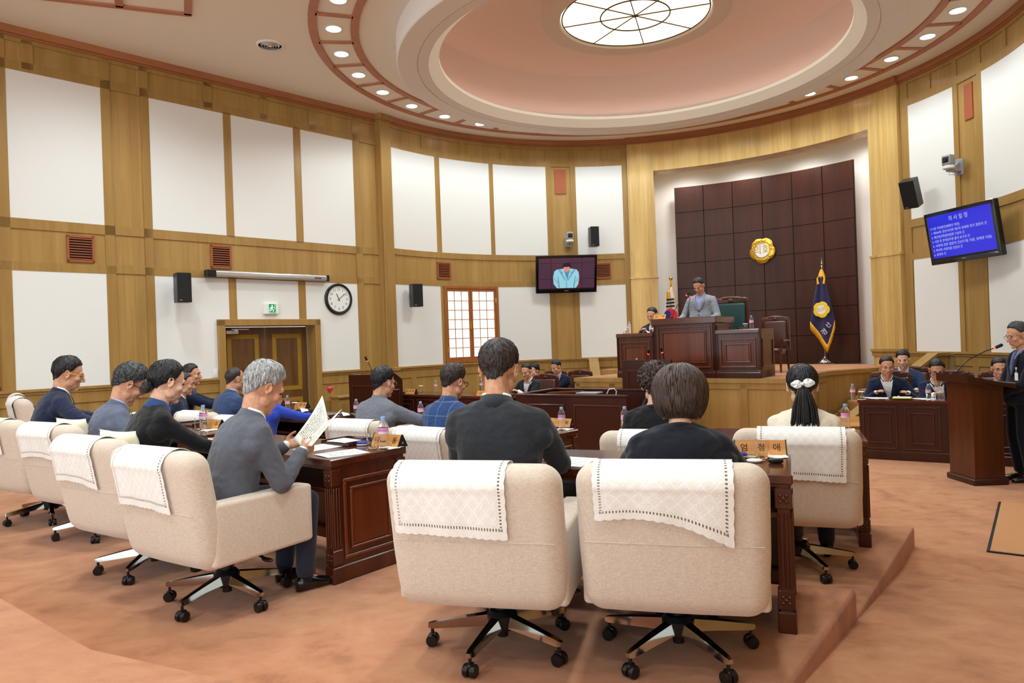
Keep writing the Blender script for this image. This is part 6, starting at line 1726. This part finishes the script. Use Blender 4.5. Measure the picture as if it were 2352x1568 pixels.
# ================================================================== things on the desks
def onto(x, y, z):
    """the point of a horizontal surface at height z seen at that place of the photograph"""
    u = (x - 1176) / 1660.0; v = (784 - y) / 1660.0; c, s = math.cos(PH), math.sin(PH)
    dx, dz = u * c + v * s, -u * s + v * c; t = (z - ZC) / dz
    return Vector((dx * t, t, z))
ZT_B, ZT_A, ZT_A2, ZT_0, ZT_L = TB + .75, TA + .75, TA + .77, .7925, .8835
_bot = None
def bottle(label, p, face=90, lettered=False):
    t = thing('water_bottle', label, 'bottle', p, face, 'small water bottles with light blue caps')
    m = MB(); prof = [(.012, .0), (.029, .0), (.032, .006)]
    for k in range(4): z = .02 + .021 * k; prof += [(.0325, z - .006), (.0295, z + .002), (.0325, z + .010)]
    prof += [(.0325, .095), (.0315, .10), (.0315, .138), (.0325, .142), (.031, .155), (.022, .178), (.0135, .188), (.0135, .196)]
    m.lathe(prof, 20); m.build('bottle_body', M_water, t, 60)
    m = MB(); m.lathe([(.0335, .100), (.0335, .140), (.0322, .140), (.0322, .100)], 20); lb = m.build('label_wrap', M_pinklabel, t, 60)
    m = MB(); m.lathe([(.0338, .102), (.0338, .114), (.0322, .114), (.0322, .102)], 20); m.build('label_band', mat('label_white', rgb(226, 222, 240), .5), lb, 60)
    m = MB(); m.lathe([(.0155, .190), (.0158, .192), (.0158, .207), (.0135, .212), (.001, .212)], 20); m.build('cap', M_cap, t, 50)
    if lettered:
        text('아이시스', .018, mat('label_ink', rgb(60, 80, 170), .5), lb, T(0, -.0345, .125), .0002)
    return t
def glass(label, p, lid=False, coaster=False, water=.45, h=.10):
    t = thing('tumbler', label, 'glass', p, 90, 'drinking glasses on the desks')
    m = MB(); m.lathe([(.001, 0), (.026, 0), (.030, .003), (.034, .03), (.036, .06), (.034, h), (.0325, h), (.0345, .06), (.0325, .03), (.028, .012), (.001, .011)], 24); m.build('glass_body', M_glass, t, 60)
    if lid: m = MB(); m.lathe([(.040, h + .001), (.042, h + .005), (.038, h + .010), (.001, h + .012)], 24); m.build('lid', M_white, t, 40)
def coaster(label, p, mtl=None):
    t = thing('coaster', label, 'coaster', p, 90)
    m = MB(); m.lathe([(.048, 0), (.052, .004), (.050, .007), (.001, .007)], 28); m.build('coaster_disc', mtl or mat('woven_coaster', rgb(176, 160, 130), .8), t, 40)
    m = MB(); m.tube([(.05 * math.cos(a), .05 * math.sin(a), .006) for a in np.linspace(0, 2 * PI, 41)], [.003 + .0016 * (k % 2) for k in range(41)], 6); m.build('woven_rim', M_blackm if mtl is None else M_white, t, 40)
def sheet(label, p, face, w_=.21, h_=.297, m_=None, group='paper sheets on the desks', n=1):
    t = thing('paper_sheet' if n == 1 else 'paper_stack', label, 'paper', p, face, group)
    m = MB(); m.grid(lambda u, v: ((u - .5) * w_, (v - .5) * h_, .0012 * n + .002 * math.sin(u * 3 + v * 2)), 6, 8, 0, None, .0008 * n + .0004); m.build('page', m_ or M_sheet, t, 60)
def nameplate(label, p, face, txt, L=.27, fit=None, size=.048, offs=None):
    t = thing('name_plate', label, 'name plate', p, face, 'wooden prism name plates')
    h, d = .078, .044
    m = MB(); m.loft([[(x, -d, 0), (x, d, 0), (x, .004, h), (x, -.004, h)] for x in (-L / 2 + .004, L / 2 - .004)]); m.build('wooden_plate', mat_plate, t, 30)
    for s in (-1, 1):
        m = MB(); m.loft([[(s * x, -d - .002, -.0), (s * x, d + .002, 0), (s * x, .005, h + .003), (s * x, -.005, h + .003)][::s] for x in (L / 2 - .004, L / 2 + .002)]); e = m.build('black_end', M_black, t, 30)
        m = MB(); m.cyl((0, 0, 0), .006, .003, 12, T(s * (L / 2 + .001), 0, .026) @ RY(90 * s)); m.build('screw', M_alu, e)
    sl = math.degrees(math.atan2(d - .004, h))
    for sd in (0, 1):
        Ms = RZ(180 * sd) @ T(0, -(d + .004) / 2 - .001, h / 2) @ RX(-sl)
        for ch, ox in txt: text(ch, size, M_blackm, t, Ms @ T(ox if not sd else ox, 0, 0), .0006)
mat_plate = wood('name_plate_wood', rgb(170, 98, 40), rgb(228, 166, 94), .35, .3, grain=(4, 34, 34))
def tray(label, p, face, w_=.30, h_=.24):
    t = thing('document_tray', label, 'tray', p, face)
    m = MB(); m.box((0, 0, .008), (w_, h_, .016), .003)
    for s in (-1, 1): m.box((s * (w_ / 2 - .006), 0, .018), (.012, h_, .022), .003)
    m.box((0, h_ / 2 - .006, .018), (w_, .012, .022), .003); m.box((w_ * .2, h_ * .28, .03), (w_ * .36, h_ * .3, .012), .003); m.build('tray_body', M_mah_dark, t, 30)
    return t
def napkin(label, p, face=90, tent=False):
    t = thing('paper_napkin', label, 'napkin', p, face, 'white napkins')
    m = MB()
    if tent: m.grid(lambda u, v: ((u - .5) * .13, (v - .5) * .10, .004 + .05 * max(0, 1 - abs(u - .5) * 3.2) * (1 - .5 * v)), 12, 6, 0, None, .0015)
    else: m.grid(lambda u, v: ((u - .5) * .12, (v - .5) * .12, .004 + .004 * noise.noise((u * 4, v * 4, p[0]))), 10, 10, 0, None, .003)
    m.build('napkin_fold', M_paper, t, 60)
def disc(label, p):
    t = thing('round_case', label, 'round case', p, 90, 'round blue cases')
    m = MB(); m.lathe([(.035, 0), (.042, .004), (.042, .012)], 28); m.build('case_base', M_white, t, 40)
    m = MB(); m.lathe([(.042, .012), (.043, .018), (.036, .026), (.001, .028)], 28); m.build('case_lid', M_bluecase, t, 40)
zb = ZT_B + .001
nameplate('name plate with three black letters by the glass in front of the bobbed woman', onto(1746, 1043, zb), 76, (('엄', -.085), ('정', .005), ('애', .085)), .27)
coaster('woven round coaster beside the glass at the bobbed woman’s right', onto(1722, 1051, zb)); glass('drinking glass with water in front of the three-letter name plate', onto(1751, 1053, zb + .001), False, False)
t = thing('glass_lid', 'white round glass lid lying near the pencil', 'lid', onto(1733, 1060, zb)); m = MB(); m.lathe([(.036, 0), (.040, .004), (.040, .010), (.034, .013), (.001, .013)], 28); m.build('lid_disc', M_white, t, 40)
t = thing('car_key', 'black key fob lying at the corner of the near desk', 'key', onto(1782, 1063, zb), 80); m = MB(); m.rbox((0, 0, .012), (.036, .020, .012), (.014, .014, .008), (1, 1, 1), 3); m.build('fob_body', M_black, t); m = MB(); m.box((0, 0, .0245), (.03, .012, .002), .0006); m.build('fob_buttons', M_grey, t)
a, b = onto(1701, 1062, zb), onto(1709, 1074, zb); t = thing('pencil', 'short orange pencil lying on the near desk', 'pencil', (a + b) / 2, math.degrees(math.atan2((b - a).y, (b - a).x)))
m = MB(); m.cyl((0, -.05, .004), .004, .085, 6, RX(0) @ T(0, 0, 0) @ Matrix(((1, 0, 0, 0), (0, 0, 1, -.05), (0, -1, 0, .0), (0, 0, 0, 1))) @ T(0, 0, .05)); m.build('shaft', mat('orange_paint', rgb(232, 140, 30), .4), t)
m = MB(); m.lathe([(.004, 0), (.0005, .014)], 6, (0, 0, 0), T(0, .035 + .0, .0) @ RX(-90)); m.build('tip', mat('pencil_tip', rgb(216, 180, 130), .6), t)
disc('blue round case left of the three-letter name plate', onto(1698, 1050, zb)); napkin('folded white napkin below the three-letter name plate', onto(1781, 1048, zb), 76)
t = thing('mobile_phone', 'white mobile phone beside the bobbed woman’s arm', 'phone', onto(1678, 1070, zb), 76); m = MB(); m.rbox((0, 0, .005), (.033, .065, .005), (.006, .008, .003), (1, 1, 1), 3); m.build('phone_body', M_white, t); m = MB(); m.box((0, .004, .0102), (.056, .10, .001)); m.build('phone_screen', M_black, t)
sheet('white sheet on the near desk right of the charcoal-suited man', onto(1313, 1060, zb), 66); sheet('white sheet tucked beside the bobbed woman’s left arm', onto(1470, 1058, zb), 72)
# grey-haired man's desk
nameplate('name plate behind the bottle at the corner of the reader’s desk', onto(893, 1023, zb), 51.5, (('이', -.085), ('기', .0), ('동', .085)), .27)
bottle('water bottle with pink label at the corner of the reader’s desk', onto(882, 1031, zb), 80, True); glass('stemmed drinking glass beside the bottle on the reader’s desk', onto(856, 1030, zb)); napkin('white napkin under the bottle of the reader', onto(898, 1028, zb), 50)
disc('blue round case beside the glass of the reader', onto(833, 1022, zb)); q = tray('dark document tray with papers on the reader’s desk', onto(800, 1017, zb), 51.5)
sheet('small paper stack in the tray on the reader’s desk', onto(792, 1013, zb + .018), 51.5, .20, .15, M_paper, n=6); sheet('printed sheet lying in front of the reader’s tray', onto(785, 1041, zb), 40, .21, .29); sheet('printed sheet half under the reader’s hands', onto(735, 1027, zb), 56)
# open booklet held up by the grey-haired man
t = thing('booklet', 'open printed booklet held up by the grey-haired man', 'booklet', (-1.285, 4.36, 1.135), 90)
A_, B_, C_, D_ = [px(x, y, Y) - Vector((-1.285, 4.36, 1.135)) for x, y, Y in ((672, 1010, 4.42), (740, 908, 4.52), (754, 968, 4.42), (692, 1024, 4.30))]
def pg(u, v):
    p0 = A_ + (D_ - A_) * v; p1 = B_ + (C_ - B_) * v; q = p0 + (p1 - p0) * u
    return q + Vector((.35, -.9, .1)) * (.020 * math.sin(PI * v)) + Vector((.012, 0, 0)) * math.sin(PI * u)
m = MB(); m.grid(lambda u, v: pg(v, u), 14, 14, 0, None, .0012); m.build('left_page', M_page, t, 180)
E2, F2 = [px(x, y, Y) - Vector((-1.285, 4.36, 1.135)) for x, y, Y in ((785, 939, 4.40), (716, 1024, 4.22))]
def pg2(u, v):
    p0 = D_ + (F2 - D_) * v; p1 = C_ + (E2 - C_) * v; return p0 + (p1 - p0) * u + Vector((.2, -.6, .3)) * (.006 * math.sin(PI * v))
m = MB(); m.grid(lambda u, v: pg2(v, u), 10, 12, 0, None, .0012); m.build('right_page', M_page, t, 180)
# the other rear desk
bottle('water bottle with pink label in front of the woman with the bun', onto(468, 986, zb), 70, True); nameplate('name plate right of the bottle before the woman with the bun', onto(492, 983, zb), 51.5, (('', 0), ('', 0), ('두', .08)), .27); glass('glass left of the bottle before the woman with the bun', onto(457, 986, zb)); napkin('white napkin beside the bottle of the woman with the bun', onto(482, 988, zb), 50)
tray('dark tray left of the glass before the woman with the bun', onto(452, 975, zb), 51.5); sheet('white sheet in front of the man in the grey-blue jacket', onto(312, 948, zb), 50)
# front row
za = ZT_A + .001; za2 = ZT_A2 + .001
bottle('water bottle with pink label right of the charcoal-suited man’s shoulder', onto(1291, 987, za), 80, True); glass('glass beside the bottle near the charcoal-suited man’s shoulder', onto(1270, 984, za)); nameplate('name plate behind the bottle near the charcoal-suited man’s shoulder', onto(1288, 979, za), 51.5, (('회', .085),), .27); napkin('napkin under the bottle near the charcoal-suited man’s shoulder', onto(1298, 986, za), 55)
bottle('water bottle left of the curly-haired woman', onto(1436, 989, za2), 80); nameplate('name plate half behind the bottle left of the curly-haired woman', onto(1462, 980, za2), 69, (('', 0),), .27); napkin('white napkin under the bottle left of the curly-haired woman', onto(1440, 989, za2), 69)
bottle('water bottle left of the man in the check jacket', onto(967, 966, za), 60); napkin('white napkin under the bottle beside the check jacket', onto(962, 969, za), 50); sheet('white sheet under the check-jacketed man’s arm', onto(955, 978, za), 50)
bottle('water bottle left of the man in the heather jacket', onto(819, 957, za), 60); tray('dark tray with napkin left of the heather jacket', onto(790, 957, za), 51.5); napkin('tented napkin in the tray left of the heather jacket', onto(792, 955, za + .018), 51, True)
bottle('water bottle right of the ponytailed woman', onto(1943, 987, za2), 80); napkin('white paper under the bottle right of the ponytailed woman', onto(1945, 987, za2), 69); nameplate('name plate behind the bottle right of the ponytailed woman', onto(1942, 977, za2), 69, (('', 0),), .22); sheet('white sheet left of the ponytailed woman', onto(1745, 989, za2), 69)
bottle('water bottle in front of the woman in royal blue', onto(661, 944, za), 60); glass('glass with white lid beside the royal blue woman’s bottle', onto(677, 942, za), True); nameplate('name plate right of the lidded glass before the royal blue woman', onto(694, 936, za), 51.5, (('', 0), ('길', .0), ('수', .085)), .27); nameplate('name plate with pale wood showing its black end, near the grey-haired man’s chin', onto(650, 930, za), 20, (('', 0),), .24)
tray('dark tray with napkin before the woman in royal blue', onto(700, 947, za), 51.5); napkin('tented napkin in the tray before the woman in royal blue', onto(698, 945, za + .018), 40, True); sheet('white sheet with a pen beside the royal blue sleeve', onto(688, 956, za), 45)
t = thing('pen', 'black pen lying on the sheet beside the royal blue sleeve', 'pen', onto(676, 955, za + .006), 10); m = MB(); m.tube([(0, -.07, .004), (0, .06, .004), (0, .07, .004)], [.004, .004, .001], 8); m.build('barrel', M_black, t); m = MB(); m.box((.004, -.03, .006), (.002, .04, .003)); m.build('clip', M_alu, t)
# officials at the left
bottle('water bottle on the officials desk below the window', onto(1001, 899, ZT_L), 60); glass('lidded glass on the officials desk below the window', onto(967, 899, ZT_L), True); nameplate('name plate with three letters on the officials desk below the window', onto(944, 903, ZT_L), 51.5 , (('부', -.08), ('시', 0), ('장', .08)), .27); tray('dark tray left of the three-letter official name plate', onto(918, 903, ZT_L), 231.5, .26, .2)
t = thing('folder', 'yellow-edged folder on the officials desk below the window', 'folder', onto(905, 902, ZT_L), 51.5); m = MB(); m.box((0, 0, .012), (.24, .17, .02), .003); m.build('folder_cover', mat('folder_yellow', rgb(210, 200, 60), .5), t); m = MB(); m.box((0, 0, .026), (.23, .16, .006), .001); m.build('folder_pages', M_paper, t)
nameplate('name plate on the officials desk beside the charcoal-suited man’s neck', onto(1108, 908, ZT_L), 51.5, (('시', -.02),), .22); bottle('water bottle behind the neck of the charcoal-suited man', onto(1106, 897, ZT_L), 60)
q = AR(1.22, -3.05, ZT_0); glass('lidded cup between the hands of the official by the stage steps', q, True); sheet('white sheet before the official holding a cup', AR(1.18, -2.85, ZT_0), 231.5)
# right counter
bottle('water bottle at the left end of the right counter', onto(1959, 917, ZT_0), 60); glass('lidded glass at the left end of the right counter', onto(1979, 917, ZT_0), True); coaster('pale coaster under the lidded glass on the right counter', onto(1979, 918, ZT_0 - .004), M_grey); sheet('white sheet before the navy-jacketed official at the right counter', onto(2012, 914, ZT_0), 236, .30, .2); sheet('second white sheet before the writing official', onto(2125, 916, ZT_0), 236, .3, .2)
tray('dark tray with yellow folder on the right counter', onto(2070, 916, ZT_0), 236, .26, .18); t = thing('folder', 'yellow-edged folder in the tray on the right counter', 'folder', onto(2072, 915, ZT_0 + .018), 236); m = MB(); m.box((0, 0, .008), (.22, .13, .014), .003); m.build('folder_cover', mat('folder_yellow', rgb(210, 200, 60), .5), t); m = MB(); m.box((0, 0, .018), (.21, .12, .006), .001); m.build('folder_pages', M_paper, t)
bottle('water bottle before the writing official at the right counter', onto(2133, 919, ZT_0), 60); glass('glass before the writing official at the right counter', onto(2155, 918, ZT_0)); bottle('water bottle on the rear desk behind the right counter', RC - cn * 1.25 + ct * -.2 + Vector((0, 0, ZT_0)), 60)
t = thing('pen', 'pen in the fingers of the writing official', 'pen', Vector(RCP(.90, .36)) + Vector((0, 0, .84)), 60, None, -40); m = MB(); m.tube([(0, -.05, 0), (0, .08, 0), (0, .09, 0)], [.004, .004, .001], 8); m.build('barrel', M_alu, t)
# stage
zs = ZD + .76
bottle('water bottle on the right stage desk', AR(1.30, 1.17, zs), 60); glass('lidded glass on the right stage desk', AR(1.30, 1.07, zs), True, h=.08); bottle('water bottle on the left stage desk', AR(1.3, -1.02, zs), 60); glass('lidded cup on the left stage desk', AR(1.32, -1.12, zs), True, h=.06); napkin('crumpled napkin on the left stage desk', AR(1.25, -.65, zs), 51, True)
zp = ZD + .985
nameplate('name plate of two letters on the left corner of the presiding desk', AR(1.14, -.33, zp), 51.5, (('의', -.06), ('장', .07)), .24); bottle('water bottle on the presiding desk, only its cap showing', AR(1.50, .24, zp - .15), 60)
gooseneck('curved gooseneck microphone at the left of the presiding desk', AR(1.40, -.24, zp), AR(1.55, .0, zp + .42)); gooseneck('straight gooseneck microphone before the bowing man', AR(1.45, .02, zp), AR(1.62, .02, zp + .40))
bottle('water bottle on the rostrum, only its cap showing', AR(.22, -.30, 1.195), 60)
